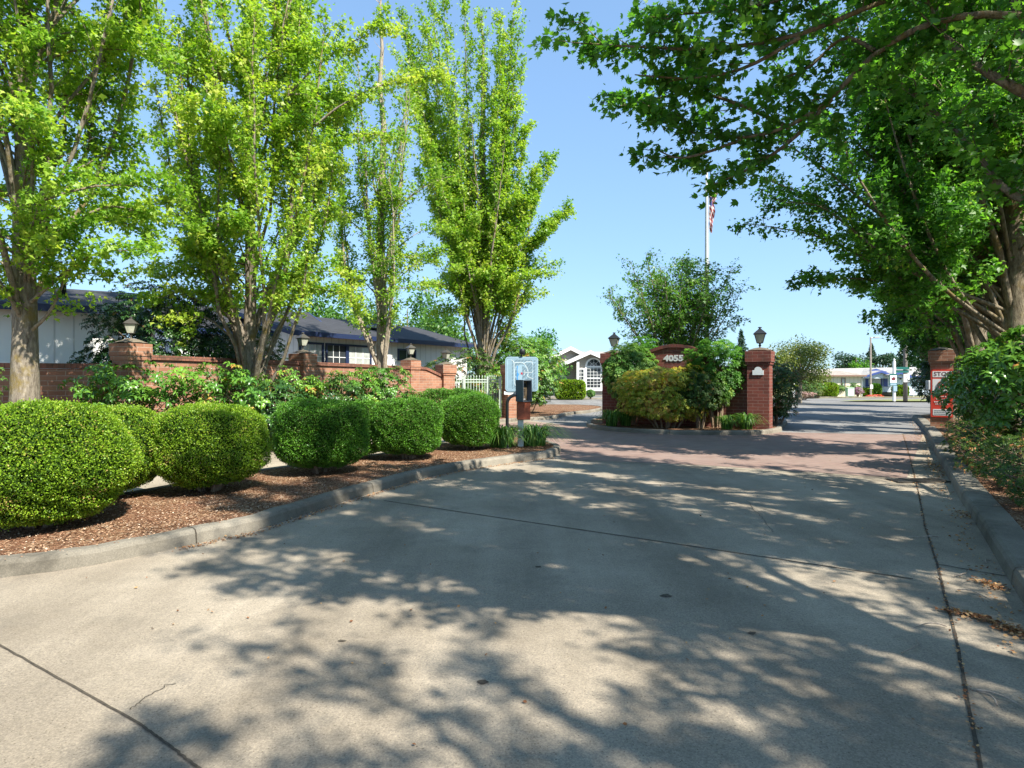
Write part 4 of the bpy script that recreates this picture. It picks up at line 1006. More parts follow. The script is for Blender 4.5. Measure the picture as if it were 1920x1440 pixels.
kb.box((0, d2-.109, .12), (.15, .006, .07)); rotm(kb, ka, kc).obj('keys', M['black'], ho)
rotm(MB().box((.0, d2-.11, -.185), (.12, .008, .012)), ka, kc).obj('label_strip', M['signwhite'], ho)

# ================================================================== RIGHT PILLAR WITH STOP BOARD
T = gate_pillar('red brick pillar beside the right kerb carrying the red stop board', (13.83, 19.75), R(-34), 2.62, .60, grp='brick pillars at the gate')
pb = MB().vprism(rrect(0.0, 1.2, .285, .755, .03), -.332, -.303).obj('stop_board', M['signred'], T); 
def pnl(z, h, w2=.25, nm='white_panel'): return MB().vprism(rrect(.01, z, w2, h/2, .015), -0.3360, -0.3325).obj(nm, M['signwhite'], pb)
p_ = pnl(1.81, .19); text('lettering', 'STOP', .185, (.01, -0.3370, 1.81), 0, M['signdark'], pb, bold=.002, ext=.0015)
p_ = pnl(1.44, .44)
mb = MB(); mb.tube([(.03+.13*math.cos(R(a)), -0.3400, 1.47+.13*math.sin(R(a))) for a in range(0, 361, 15)], .014, 4); mb.tube([(.03-.09, -0.3400, 1.47+.09), (.03+.09, -0.3400, 1.47-.09)], .014, 4)
mb.obj('prohibition_ring', M['signred'], pb); mb = MB()
mb.tube([(-.17, -0.3400, 1.27), (-.15, -0.3400, 1.36)], .011, 4); mb.box((.03, -0.3390, 1.44), (.06, .004, .12)); mb.obj('figure', M['signblack'], pb)
for z, w_, h_ in ((1.10, .22, .03), (1.02, .30, .028), (.93, .40, .035), (.86, .34, .028)):
    mb = MB(); x = -w_/2
    while x < w_/2: q = rng.uniform(.018, .04); mb.box((x+q/2, -0.3355, z+rng.normal(0, .003)), (q*.8, .005, h_*rng.uniform(.6, 1))); x += q+.006
    mb.obj('small_print', M['signwhite'], pb)
p_ = pnl(.60, .20, .24)
for z in (.655, .60, .545):
    mb = MB(); x = -.2
    while x < .2: q = rng.uniform(.015, .04); mb.box((x+q/2, -0.3385, z), (q*.8, .003, .018)); x += q+.007
    mb.obj('small_print', M['maplot'], pb)
# ================================================================== STREET FURNITURE FAR AWAY
fx = (1325-960)/F*24.2
T = thing('flagpole', 'tall white flagpole rising behind the small island tree', 'flagpole', (fx, 24.2, .1))
MB().lathe([(.11, 0), (.10, .5), (.085, 4), (.06, 8.6), (.045, 9.7)], n=14).obj('pole', M['polewhite'], T)
MB().lathe([(.02, 0), (.08, .05), (.08, .11), (.02, .16)], (0, 0, 9.7), 12).obj('finial', M['bronze'], T)
MB().tube([(.07, -.07, 1.3), (.075, -.06, 9.5)], .006, 4).obj('halyard', M['signwhite'], T)
T = thing('flag', 'limp flag with red and white stripes and blue corner hanging on the pole', 'flag', (fx+.09, 24.2, 8.93))
def flagmesh(name, W_, H_, mat, x0, y0, sl, zt):
    nU, nV = 12, 40; vs = []; fs = []; mi = []; mb = MB()
    for j in range(nV+1):
        v = j/nV; wv = W_*(.55+.45*math.sin(math.pi*min(1, v*1.25+.15))) if name == 'front_fold' else W_*(1-.55*v)
        for i in range(nU+1):
            u = i/nU; vs.append((x0+u*wv, y0+.05*math.sin(u*9+v*4)+.03*math.sin(v*14), zt-v*H_-sl*u*.25))
    for j in range(nV):
        for i in range(nU):
            u, v = i/nU, j/nV; st = int(math.floor((v*H_-u*W_*sl)/.105))
            c_ = 2 if (v*H_ < .36 and u < .55 and name == 'front_fold') else (st % 2)
            fs.append((j*(nU+1)+i, (j+1)*(nU+1)+i, (j+1)*(nU+1)+i+1, j*(nU+1)+i+1)); mi.append(c_)
    mb.add(vs, fs, True); mb.mi = mi
    return mb.obj(name, [M['flagred'], M['flagwhite'], M['flagblue']], T)
flagmesh('front_fold', .22, 1.35, None, 0, -.03, .9, 0); flagmesh('back_fold', .34, .55, None, .08, .06, -.8, .05)
# lamp post
def FX(px, d): return (px-960)/F*d
T = thing('street_lamp', 'slim grey street lamp with a flat arm head beside the blue trimmed house', 'street lamp', (FX(1632.5, 62), 62, 0))
MB().lathe([(.16, 0), (.14, .1), (.10, .15), (.075, 6.0)], n=10).obj('pole', M['wood'], T)
MB().tube([(0, 0, 5.95), (.35, 0, 5.98)], .05, 6).box((.55, 0, 5.97), (.62, .28, .13), bev=.03).obj('lamp_head', M['grey'], T)
MB().box((.04, -.10, 1.0), (.26, .02, .42)).obj('notice', M['signwhite'], T)
T = thing('utility_pole', 'weathered wooden utility pole rising into the right hand trees', 'pole', (FX(1697.5, 45.5), 45.5, .1))
MB().lathe([(.15, 0), (.14, 3), (.11, 9.2)], n=12).obj('pole', M['wood'], T)
T = thing('speed_limit_sign', 'white speed limit 15 sign on the wooden pole', 'sign', (FX(1696.5, 45.5), 45.5-.2, 1.80))
MB().vprism(rrect(0, 0, .22, .30, .03), -.01, .01).obj('plate', M['signwhite'], T)
fr = rrect(0, 0, .195, .275, .025); mb = MB(); ln(fr+[fr[0]], .012, -.012, mb); mb.obj('border', M['signblack'], T)
text('lettering', 'SPEED\nLIMIT', .10, (0, -.013, .11), 0, M['signblack'], T, .002, .001); text('number', '15', .25, (0, -.013, -.13), 0, M['signblack'], T, .008, .001)
T = thing('street_name_sign', 'white wooden post carrying two dark green street name blades', 'sign', (FX(1676.5, 45), 45, .1))
MB().box((0, 0, 1.45), (.16, .16, 2.9), bev=.012).lathe([(.09, 2.9), (.10, 2.93), (.05, 2.97), (.05, 3.0), (.075, 3.06), (.02, 3.13)], n=8).obj('post', M['white'], T)
MB().box((.62, -.03, 2.42), (.95, .025, .19)).obj('upper_blade', M['signgreen'], T); MB().box((.62, .03, 2.19), (.95, .025, .19)).obj('lower_blade', M['signgreen'], T)
MB().box((-.02, -.12, .93), (.28, .1, .4), bev=.01).obj('leaflet_box', M['mapblue'], T)
T = thing('notice_sign', 'green bordered notice with a dark round emblem on the white post', 'sign', (FX(1676, 44.8), 44.88, 1.68))
MB().vprism(rrect(0, 0, .265, .435, .03), -.03, 0).obj('plate', M['signgreen'], T)
MB().box((0, -.033, .05), (.46, .006, .54)).obj('white_field', M['signwhite'], T); MB().box((0, -.033, -.335), (.46, .006, .14)).obj('lower_field', M['mapblue'], T)
mb = MB(); mb.vprism([(.17*math.cos(R(a)), .09+.15*math.sin(R(a))) for a in range(180, 361, 20)]+[(.10, .16), (.03, .22), (-.04, .17), (-.10, .14)], -.042, -.037); mb.obj('emblem', M['signdark'], T)
T = thing('utility_cabinet', 'pale green metal utility cabinet in front of the sprawling shrub', 'cabinet', (FX(1588, 60), 59.5, .1))
MB().box((-.05, 0, .4), (.55, .45, .8), bev=.02).obj('body', M['cabinet'], T); MB().box((-.05, 0, .82), (.6, .5, .05), bev=.01).obj('lid', M['cabinet'], T)
T = thing('utility_cabinet', 'narrow whitish utility cabinet right beside the pale green one', 'cabinet', (FX(1595, 60), 59.7, .1))
MB().box((0, 0, .4), (.22, .35, .8), bev=.02).obj('body', M['gatewhite'], T); MB().box((0, 0, .82), (.26, .4, .04), bev=.01).obj('lid', M['gatewhite'], T)
T = thing('meter_box', 'small grey cabinet glimpsed behind the stop board pillar', 'cabinet', (FX(1749, 21.5), 21.5, .1))
MB().box((0, 0, .6), (.08, .08, 1.2)).obj('post', M['grey'], T); MB().box((0, 0, 1.35), (.42, .16, .32), bev=.015).obj('box', M['grey'], T)
# drain grate in the right gutter
dx, dy = P(1722, 903); T = thing('drain_grate', 'dark iron storm drain grate in the right gutter', 'drain', (dx, dy, .0), R(2))
MB().box((0, 0, .014), (.86, .30, .012)).obj('dark_pit_plate', M['signblack'], T); mb = MB()  # flat black plate; darkness of the open shaft is put into its colour
for i in range(13): mb.box((-.40+i*.067, 0, .024), (.022, .30, .012))
for y_ in (-.15, .15): mb.box((0, y_, .0245), (.88, .025, .013))
mb.obj('grate', M['bronze'], T)

# ================================================================== BOXWOODS
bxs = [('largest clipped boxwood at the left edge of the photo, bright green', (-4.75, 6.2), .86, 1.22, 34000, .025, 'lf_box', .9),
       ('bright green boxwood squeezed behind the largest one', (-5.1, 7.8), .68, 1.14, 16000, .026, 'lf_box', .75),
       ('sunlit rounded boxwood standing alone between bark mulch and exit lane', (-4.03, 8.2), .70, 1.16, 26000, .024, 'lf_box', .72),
       ('broad shaded boxwood, first of the shaded ones after the sunlit one', (-3.06, 9.8), .74, 1.20, 26000, .025, 'lf_boxdk', .72),
       ('shaded boxwood with a sunlit patch low on its right side', (-1.97, 11.6), .68, 1.18, 22000, .025, 'lf_boxdk', .72),
       ('shaded boxwood nearest the keypad pole', (-.93, 13.2), .68, 1.21, 20000, .026, 'lf_boxdk', .70)]
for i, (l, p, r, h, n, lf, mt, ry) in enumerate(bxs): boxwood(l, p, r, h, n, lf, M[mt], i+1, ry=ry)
boxwood('low wide boxwood behind the one nearest the keypad pole', (-1.5, 15.0), .95, 1.30, 14000, .03, M['lf_boxdk'], 11, ry=.7, z0=.1)
boxwood('small shaded boxwood peeping out behind the broad shaded boxwood', (-2.85, 11.6), .5, 1.12, 7000, .028, M['lf_boxdk'], 12, ry=.5)
# ================================================================== LEFT RHODODENDRONS ALONG THE WALL
RL = M['lf_rhod']; RD = M['lf_rhdk']
gR = 'rhododendrons in front of the brick wall'
shrub('rhododendron', 'open leggy rhododendron with light leaves in front of the leftmost brick pier', 'rhododendron', (-7.45, 12.0), 1.3, .8, 1.85, 270, .18, RL, 21, gR, gaps=.62, depth=.75, tint0=.55)
shrub('rhododendron', 'sprawling rhododendron between the leftmost pier and the forked maple', 'rhododendron', (-6.2, 12.9), 1.0, .7, 1.8, 230, .18, RL, 22, gR, gaps=.5, depth=.7, tint0=.5)
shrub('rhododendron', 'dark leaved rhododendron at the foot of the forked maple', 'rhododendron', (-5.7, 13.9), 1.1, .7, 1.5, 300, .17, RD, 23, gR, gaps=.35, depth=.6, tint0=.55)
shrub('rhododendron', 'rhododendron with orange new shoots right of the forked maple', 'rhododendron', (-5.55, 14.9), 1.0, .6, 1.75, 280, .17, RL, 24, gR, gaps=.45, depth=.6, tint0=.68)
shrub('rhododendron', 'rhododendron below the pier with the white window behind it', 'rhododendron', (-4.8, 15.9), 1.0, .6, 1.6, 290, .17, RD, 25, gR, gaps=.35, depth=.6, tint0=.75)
shrub('rhododendron', 'pale green rhododendron between the second pier and the sparse maple', 'rhododendron', (-4.65, 17.8), .9, .6, 1.8, 260, .16, RL, 26, gR, gaps=.5, depth=.6, tint0=.6)
shrub('rhododendron', 'bushy rhododendron just in front of the sparse maple trunk', 'rhododendron', (-4.0, 18.7), 1.0, .7, 1.9, 380, .155, RL, 27, gR, gaps=.3, depth=.5, tint0=.42)
shrub('rhododendron', 'small bright rhododendron at the left photo edge behind the largest boxwood', 'rhododendron', (-9.35, 10.5), .55, .5, 1.95, 300, .07, M['lf_light'], 28, gR, gaps=.1, depth=.4)
shrub('tall_shrub', 'large dark shrub with reddish tips rising behind the leftmost brick pier', 'shrub', (-8.8, 15.4), 1.9, 1.3, 3.75, 2800, .13, RD, 31, gaps=.15, depth=.5, zb=.3, stems=16, tint0=.58)
shrub('tall_shrub', 'dark shrub with yellowish tips behind the wall left of the forked maple', 'shrub', (-7.6, 17.5), 1.5, 1.0, 2.95, 1700, .11, M['lf_azal'], 32, gaps=.15, depth=.5, zb=.3, tint0=.55)
shrub('tall_shrub', 'glossy yellow green shrub behind the lantern beside the picket fence', 'shrub', (-2.2, 27.0), 2.0, 1.2, 2.75, 1100, .13, M['lf_azal'], 33, gaps=.15, depth=.45, tint0=.6)
shrub('tall_shrub', 'low glossy shrub right behind the picket fence', 'shrub', (-.9, 26.6), 1.3, .7, 2.05, 800, .12, RL, 34, gaps=.1, depth=.4, tint0=.72)
shrub('tall_shrub', 'big rounded bright shrub behind the map board', 'shrub', (.55, 28.0), 1.55, 1.4, 3.55, 1700, .14, RL, 35, gaps=.05, depth=.4, tint0=.65, stems=16)
shrub('tall_shrub', 'light green shrub mass between the shaded maple and the map board', 'shrub', (-.1, 30.5), 1.9, 1.3, 3.9, 900, .15, M['lf_light'], 36, gaps=.1, depth=.4)
# clumps of lilies
gb = 'long leaved lily clumps'
blades('lily_clump', 'grassy clump around the foot of the white post', (bx_+.30, by_+.16), .75, .55, 260, 41, M['grassb'], .022, gb, .13)
blades('lily_clump', 'grassy clump between boxwood and black pipe', (kx-.12, ky+.18), .7, .56, 240, 42, M['grassb'], .022, gb, .13)
blades('lily_clump', 'grassy clump left of the sign, near the kerb corner of the island', (3.25, 20.0), .5, .60, 190, 43, M['grassb'], .022, gb)
blades('lily_clump', 'bright clump in front of the left sign pillar', (3.75, 20.2), .5, .62, 170, 44, M['grassb'], .022, gb)
blades('lily_clump', 'lily clump at the foot of the pillar with the plaque', (7.15, 18.75), .5, .55, 170, 45, M['grassb'], .026, gb)
blades('lily_clump', 'smaller lily clump a step left of the one at the plaque pillar', (6.55, 18.7), .45, .5, 120, 46, M['grassb'], .026, gb)
# ================================================================== ISLAND SHRUBS
shrub('pieris_shrub', 'yellow and orange tinted shrub in front of the entrance sign', 'shrub', (4.85, 19.3), 1.5, .8, 1.93, 3400, .078, M['lf_pier'], 51, gaps=.06, depth=.35, zb=.28, tint0=.72, p=2.4, tmpl=WH8)
shrub('pieris_shrub', 'green shrub joined to the yellow one on the right, below the number', 'shrub', (5.85, 19.1), .75, .6, 1.8, 1300, .078, M['lf_azal'], 52, gaps=.06, depth=.35, zb=.5, tint0=.5)
shrub('rhododendron', 'bright rounded rhododendron covering the left sign pillar', 'rhododendron', (4.02, 20.75), .92, .75, 2.72, 1600, .11, M['lf_light'], 53, gaps=.0, depth=.35, zb=.85, tint0=.6)
shrub('rhododendron', 'dark green rhododendron covering the right end of the sign arch', 'rhododendron', (6.5, 19.45), .98, .6, 2.75, 1600, .105, M['lf_mid'], 54, gaps=.0, depth=.35, zb=.85, tint0=.55)
shrub('rhododendron', 'dark shrub tucked against the left shoulder of the sign arch', 'rhododendron', (4.55, 21.3), .75, .5, 2.95, 800, .10, M['lf_mid'], 55, gaps=.0, depth=.35, zb=.8, tint0=.4)
shrub('rhododendron', 'dark glossy shrub behind the pillar with the plaque', 'rhododendron', (9.15, 21.2), .62, .7, 2.25, 650, .11, RD, 56, gaps=.1, depth=.45, zb=.2, tint0=.75)
# island tree
ib = np.array([6.15, 23.0, 0.]); lim = []; gg = np.random.default_rng(5)
for i in range(26):
    a = i*2.4; rr = 2.85*math.sqrt((i+.5)/26); zt = 6.5-1.9*(rr/2.85)**1.6+gg.normal(0, .3)
    e = ib+np.array([rr*math.cos(a), rr*.75*math.sin(a), zt]); m = ib+np.array([rr*.42*math.cos(a), rr*.3*math.sin(a), zt*.55])
    m2 = ib+np.array([rr*.78*math.cos(a), rr*.6*math.sin(a), zt*.82])
    lim.append((np.array([ib+[.12*math.cos(a), .12*math.sin(a), .4], m, m2, e]), .03, 1.0))
make_tree('small_tree', 'airy small maple with layered leaf sprays behind the entrance sign', 'tree', (6.15, 23.0), 6.0, 1.6, .05, 6, 61, 26000, .088, M['lf_isl'], M['bark'], zlow=.5, limbs=lim, top=.7, twl=(.4, .95), twig_gap=.17, twu=.12, flare=1.2, tint0=.52, leafz=2.2, skirt=50, skz=(2.4, 5.0), skr=(.7, 1.9))

# ================================================================== LEFT MAPLES
gL = 'columnar maples along the left wall'
LY, BKm = M['lf_yel'], M['bark']
make_tree('maple_tree', 'leftmost maple with thick scarred trunk in front of the brick wall', 'tree', (-8.62, 10.85), 15, 2.9, .205, 20, 71, 85000, .085, M['lf_yel'], BKm, zlow=3.4, sr=(.12, .24), group=gL, limbs=[(np.array([[-8.62, 10.85, 2.9], W(110, 520, 10.5), W(180, 470, 10.3), W(250, 470, 10.2)]), .03, 1.3), (np.array([[-8.62, 10.85, 3.2], W(120, 430, 10.8), W(200, 380, 11), W(270, 400, 11)]), .035, 1.3), (np.array([[-8.62, 10.85, 2.6], W(20, 560, 10.4), W(-30, 480, 10.2)]), .04, 1.0), (np.array([[-8.62, 10.85, 2.4], W(95, 590, 10.7), W(130, 500, 10.6), W(165, 440, 10.5)]), .03, .8)], skirt=60, skz=(2.7, 9), flare=1.2, gap=.5, tint0=.5, twl=(.45, 1.1), leafz=2.5, twu=1.25, twig_gap=.26)
tB = np.array([-6.45, 15.1, 0])
make_tree('maple_tree', 'forked maple with several thick stems rising from a low crotch', 'tree', (-6.45, 15.1), 16, 3.1, .16, 24, 72, 105000, .085, LY, BKm, zlow=1.0, group=gL, skirt=44, skz=(3.4, 9), flare=1.15, gap=.5,
          limbs=[(np.array([tB+[0, 0, 1.2], W(455, 620, 15), W(420, 570, 15), W(385, 470, 15.2), W(360, 250, 15.4), W(345, 60, 15.5)]), .15, .9),
                 (np.array([tB+[0, 0, 1.3], W(500, 610, 14.9), W(530, 560, 14.8), W(545, 420, 14.8), W(560, 200, 15), W(560, 20, 15)]), .10, .9),
                 (np.array([tB+[0, 0, 2.6], W(400, 560, 14.6), W(350, 540, 14.4), W(300, 560, 14.3)]), .03, 1.4), (np.array([tB+[0, 0, 2.2], W(400, 600, 14.6), W(370, 590, 14.4), W(345, 610, 14.3)]), .02, 1.2),
                 (np.array([tB+[0, 0, 1.1], W(440, 600, 15.4), W(395, 500, 16), W(330, 380, 16.4), W(290, 150, 16.5)]), .10, .9)], tint0=.62, twl=(.45, 1.1), leafz=3.0, twu=1.25, twig_gap=.26)
tC = np.array([-4.5, 21.2, 0])
make_tree('maple_tree', 'sparse thin maple with bare dead top between two leafy ones', 'tree', (-4.5, 21.2), 16.5, 1.75, .20, 15, 73, 22000, .09, LY, M['barklt'], zlow=1.6, group=gL, skirt=14, skz=(3, 8), gap=.8, tops=(.5, .95), bare_top=.55,
          limbs=[(np.array([tC+[0, 0, 1.8], W(690, 640, 21), W(655, 560, 21), W(640, 450, 21), W(640, 300, 21), W(648, 215, 21)]), .08, 1.6)], tint0=.5)
tD = np.array([-1.3, 27.4, 0]); dl = []
for (x1, x2, y2, d_, r_) in ((960, 985, 240, 27.5, .11), (975, 1030, 300, 27.2, .09), (990, 1062, 395, 27.4, .07), (965, 1000, 330, 26.5, .09), (975, 1025, 430, 26.8, .07), (930, 950, 60, 27.5, .12), (880, 870, -60, 27.5, .13), (860, 800, 40, 27.3, .12), (850, 785, 90, 27.8, .10), (865, 830, -20, 28, .11), (850, 760, 60, 27.6, .10), (845, 755, 20, 28, .09), (860, 770, 130, 28.2, .09), (855, 800, 60, 28, .09), (900, 905, 90, 27, .09), (910, 940, 30, 28.4, .09), (870, 850, 100, 26.6, .09), (850, 790, 330, 27.2, .08), (845, 750, 110, 27.2, .09), (840, 775, 200, 26.8, .09), (880, 800, -40, 27.6, .10), (870, 790, 150, 28.4, .09), (920, 960, 110, 27.2, .1), (915, 955, 170, 28, .09), (930, 975, 50, 27.2, .09), (925, 965, 10, 27.6, .09), (940, 980, 130, 27.8, .09), (920, 940, 80, 26.8, .08), (935, 968, 210, 27, .08), (850, 810, 260, 26.4, .09), (930, 925, 180, 26.6, .1), (860, 820, 400, 28.5, .09)):
    sy = rng.uniform(.0, 1.0)**1.3; dl.append((np.array([tD+[0, 0, 1.5+3.4*sy], W(905+(x1-905)*(.5-.1*sy), 590-115*sy, d_), W(905+(x1-905)*(.95-.15*sy), 480-90*sy, d_), W((x1+x2)/2, (470+y2)/2, d_), W(x2, y2, d_)]), r_*.5, 2.3 if x2 >= 985 else 1.25))
make_tree('maple_tree', 'broad dense maple with many fanned stems behind the picket fence', 'tree', (-1.3, 27.4), 19, 2.8, .27, 20, 74, 150000, .11, LY, BKm, zlow=1.4, group=gL, skirt=30, skz=(4, 9), gap=.4, tops=(.35, .8), limbs=dl, twl=(.5, 1.2), tint0=.55, twu=1.2, flare=1.15, stem_hi=.4)

# ================================================================== RIGHT MAPLES
gr = 'columnar maples along the right kerb'
LM, LD, BD = M['lf_mid'], M['lf_dark'], M['barkdk']
t1 = np.array([9.75, 11.9, 0])
l1 = []
for (z_, pts_) in ((2.6, ((1780, 540, 11.8), (1680, 470, 12.2), (1600, 415, 12.6), (1500, 360, 13), (1395, 320, 13.3))), (3.2, ((1740, 470, 12), (1620, 380, 12.4), (1530, 300, 12.6), (1430, 250, 12.8))),
                   (2.3, ((1760, 560, 12), (1650, 500, 12.4), (1540, 440, 12.8), (1410, 420, 13))), (2.2, ((1800, 560, 11.4), (1740, 440, 11.2), (1690, 300, 11.2), (1650, 150, 11.3))),
                   (3.6, ((1760, 430, 12.4), (1640, 300, 12.8), (1540, 200, 13), (1450, 160, 13.2))), (2.9, ((1720, 520, 11.6), (1620, 450, 11.8), (1540, 380, 12), (1470, 380, 12.2))),
                   (3.9, ((1770, 380, 12), (1660, 230, 12.4), (1580, 90, 12.6), (1500, 40, 12.8))), (2.4, ((1760, 540, 11), (1670, 430, 10.8), (1600, 320, 10.8), (1560, 220, 10.9))),
                   (4.2, ((1800, 330, 11.6), (1720, 160, 11.8), (1640, 0, 12)))):
    l1.append((np.array([t1+[0, 0, z_]]+[W(*q) for q in pts_]), .038, .75))
make_tree('maple_tree', 'massive rough trunked maple nearest the right photo edge', 'tree', (9.75, 11.9), 15, 3.2, .29, 22, 81, 130000, .09, LM, BD, zlow=2.3, group=gr, skirt=70, skz=(2.8, 8), skr=(1.2, 2.9), limbs=l1, gap=.3, flare=1.25, tint0=.5, twl=(.6, 1.3), reach_dir=2.8)
make_tree('maple_tree', 'second maple with pale split trunk seen above the stop board pillar', 'tree', (13.35, 17.6), 15, 3.0, .27, 22, 82, 100000, .10, LM, BD, zlow=2.3, group=gr, skirt=70, skz=(2.9, 8), skr=(.8, 2.1), gap=.25, flare=1.25, tint0=.45, twl=(.5, 1.1), reach_dir=2.6)
make_tree('maple_tree', 'third maple on the right, dense dark crown behind the second one', 'tree', (16.9, 23.6), 15, 2.8, .26, 24, 83, 85000, .12, LD, BD, zlow=1.0, group=gr, skirt=70, skz=(2.4, 7), skr=(1.2, 2.9), gap=.2, tint0=.55, twl=(.5, 1.1))
make_tree('maple_tree', 'fourth maple on the right, outline edging against the sky', 'tree', (20.6, 29.6), 14, 2.5, .24, 22, 84, 42000, .14, LD, BD, zlow=2.0, group=gr, skirt=40, skz=(2.8, 7), skr=(1, 2.3), gap=.15, tint0=.55, twl=(.5, 1.2))
make_tree('maple_tree', 'farthest maple on the right, lowest part of the leaf edge near the street', 'tree', (25.2, 36.4), 13, 1.7, .22, 20, 85, 24000, .17, LD, BD, zlow=.8, group=gr, gap=.15, tint0=.5, twl=(.5, 1.2))
# overhanging near maple, trunk just outside the frame
t0 = np.array([7.4, 6.2, 0])
l0 = [(np.array([t0+[0, 0, 4.5], W(1950, 20, 6), W(1760, 30, 6.3), W(1640, 95, 6.6), W(1560, 185, 6.9), W(1480, 240, 7.1), W(1390, 262, 7.3), W(1290, 250, 7.5), W(1240, 228, 7.6)]), 0.036, 1.5),
      (np.array([t0+[0, 0, 3.4], W(1930, 180, 6), W(1840, 130, 6.2), W(1780, 85, 6.3), W(1730, -20, 6.5)]), 0.060, 1.0),
      (np.array([t0+[0, 0, 2.6], W(1960, 390, 6), W(1880, 360, 6.2), W(1820, 270, 6.4), W(1730, 190, 6.7), W(1660, 130, 7)]), 0.045, 1.2),
      (np.array([t0+[0, 0, 5.2], W(1900, -60, 6.2), W(1700, -20, 6.4), W(1500, 70, 6.6), W(1330, 95, 6.8), W(1200, 88, 6.9), W(1075, 80, 7.0)]), 0.033, 1.5),
      (np.array([W(1560, 185, 6.9), W(1480, 270, 7.2), W(1400, 320, 7.4), W(1340, 345, 7.6)]), .022, 1.6),
      (np.array([W(1480, 240, 7.1), W(1400, 200, 7.3), W(1310, 170, 7.5), W(1200, 190, 7.6), W(1170, 200, 7.6)]), .02, 1.7),
      (np.array([W(1390, 262, 7.3), W(1330, 285, 7.4), W(1270, 300, 7.5), W(1230, 280, 7.6)]), .016, 1.7),
      (np.array([W(1500, 70, 6.6), W(1400, 130, 6.9), W(1300, 150, 7.0), W(1190, 140, 7.1)]), .018, 1.6),
      (np.array([t0+[0, 0, 4.8], W(1850, -90, 6.2), W(1600, -40, 6.4), W(1400, 20, 6.6), W(1220, 30, 6.8)]), 0.024, 1.4),
      (np.array([W(1640, 95, 6.6), W(1580, 60, 6.8), W(1520, 130, 7), W(1450, 150, 7.1)]), .02, 1.5)]
make_tree('maple_tree', 'near maple whose leafy branches hang across the top right sky', 'tree', (7.4, 6.2), 13, 2.7, .30, 20, 86, 24000, .076, LM, BD, zlow=2.6, group=gr, limbs=l0, gap=.3, tint0=.45, tmpl=MAPLE, twl=(.4, 1.0), twig_gap=.24)
make_tree('maple_tree', 'maple beside the camera that throws the dappled shade on the driveway', 'tree', (4.7, 1.3), 12.8, 3.3, .28, 30, 87, 66000, .085, LM, BD, zlow=4.0, group=gr, gap=.3, tint0=.4, twl=(.6, 1.3), leafz=3.6)
make_tree('maple_tree', 'second row maple right of the camera shading the right kerb', 'tree', (8.6, 2.2), 12.5, 3.4, .26, 26, 89, 52000, .088, LM, BD, zlow=3.0, group=gr, gap=.5, tint0=.4, twl=(.6, 1.3), skirt=20, skz=(3.5, 7))
make_tree('maple_tree', 'second row maple behind the camera with loose crown', 'tree', (5.4, -2.4), 9.6, 3.1, .24, 24, 90, 40000, .086, LM, BD, zlow=3.0, group=gr, gap=.6, tint0=.4, twl=(.6, 1.3), skirt=16, skz=(3.5, 7))

# ================================================================== RIGHT SHRUBS
gs = 'large rhododendrons beside the right kerb'
shrub('rhododendron', 'big leaved rhododendron overhanging the azaleas at the right photo edge', 'rhododendron', (8.95, 10.1), 1.35, 1.1, 2.3, 620, .19, RL, 91, gs, gaps=.05, depth=.45, zb=.45, tint0=.5, z0=.12)
shrub('rhododendron', 'rhododendron covering the right half of the stop board', 'rhododendron', (11.55, 14.0), 1.4, 1.1, 2.25, 560, .19, RL, 92, gs, gaps=.05, depth=.45, zb=.3, tint0=.45, z0=.12)
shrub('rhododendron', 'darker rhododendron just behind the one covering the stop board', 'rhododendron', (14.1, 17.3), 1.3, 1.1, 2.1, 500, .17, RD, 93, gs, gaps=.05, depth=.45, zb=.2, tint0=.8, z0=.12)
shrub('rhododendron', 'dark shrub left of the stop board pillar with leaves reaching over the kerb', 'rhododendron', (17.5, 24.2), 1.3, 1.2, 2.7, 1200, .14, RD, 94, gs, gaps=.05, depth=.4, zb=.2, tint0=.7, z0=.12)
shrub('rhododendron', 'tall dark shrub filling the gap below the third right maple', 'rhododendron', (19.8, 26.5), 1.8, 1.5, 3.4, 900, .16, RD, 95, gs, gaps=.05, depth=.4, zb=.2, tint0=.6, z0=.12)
ga = 'low azaleas along the right kerb'
for i, (l, p, r, h, t_) in enumerate([('low azalea with orange faded blossoms nearest the camera', (7.0, 8.25), .78, .74, .66), ('azalea with the brightest orange blossoms, second from the camera', (7.85, 9.6), .84, .76, .72),
        ('dark low azalea under the big leaved rhododendron', (8.8, 11.0), .84, .70, .5), ('low azalea in front of the rhododendron at the stop board', (10.0, 12.6), .85, .68, .5), ('farthest low azalea at the foot of the stop board pillar', (11.9, 15.4), .9, .62, .5)]):
    shrub('azalea', l, 'azalea', p, r, r*.9, h, 900, .045, M['lf_azal'], 96+i, ga, gaps=.08, depth=.4, zb=.02, tint0=t_, z0=.12)
shrub('azalea', 'azalea cut by the lower right photo edge', 'azalea', (6.25, 6.95), .72, .65, .66, 900, .04, M['lf_azal'], 103, ga, gaps=.08, depth=.4, zb=.02, tint0=.55, z0=.12)

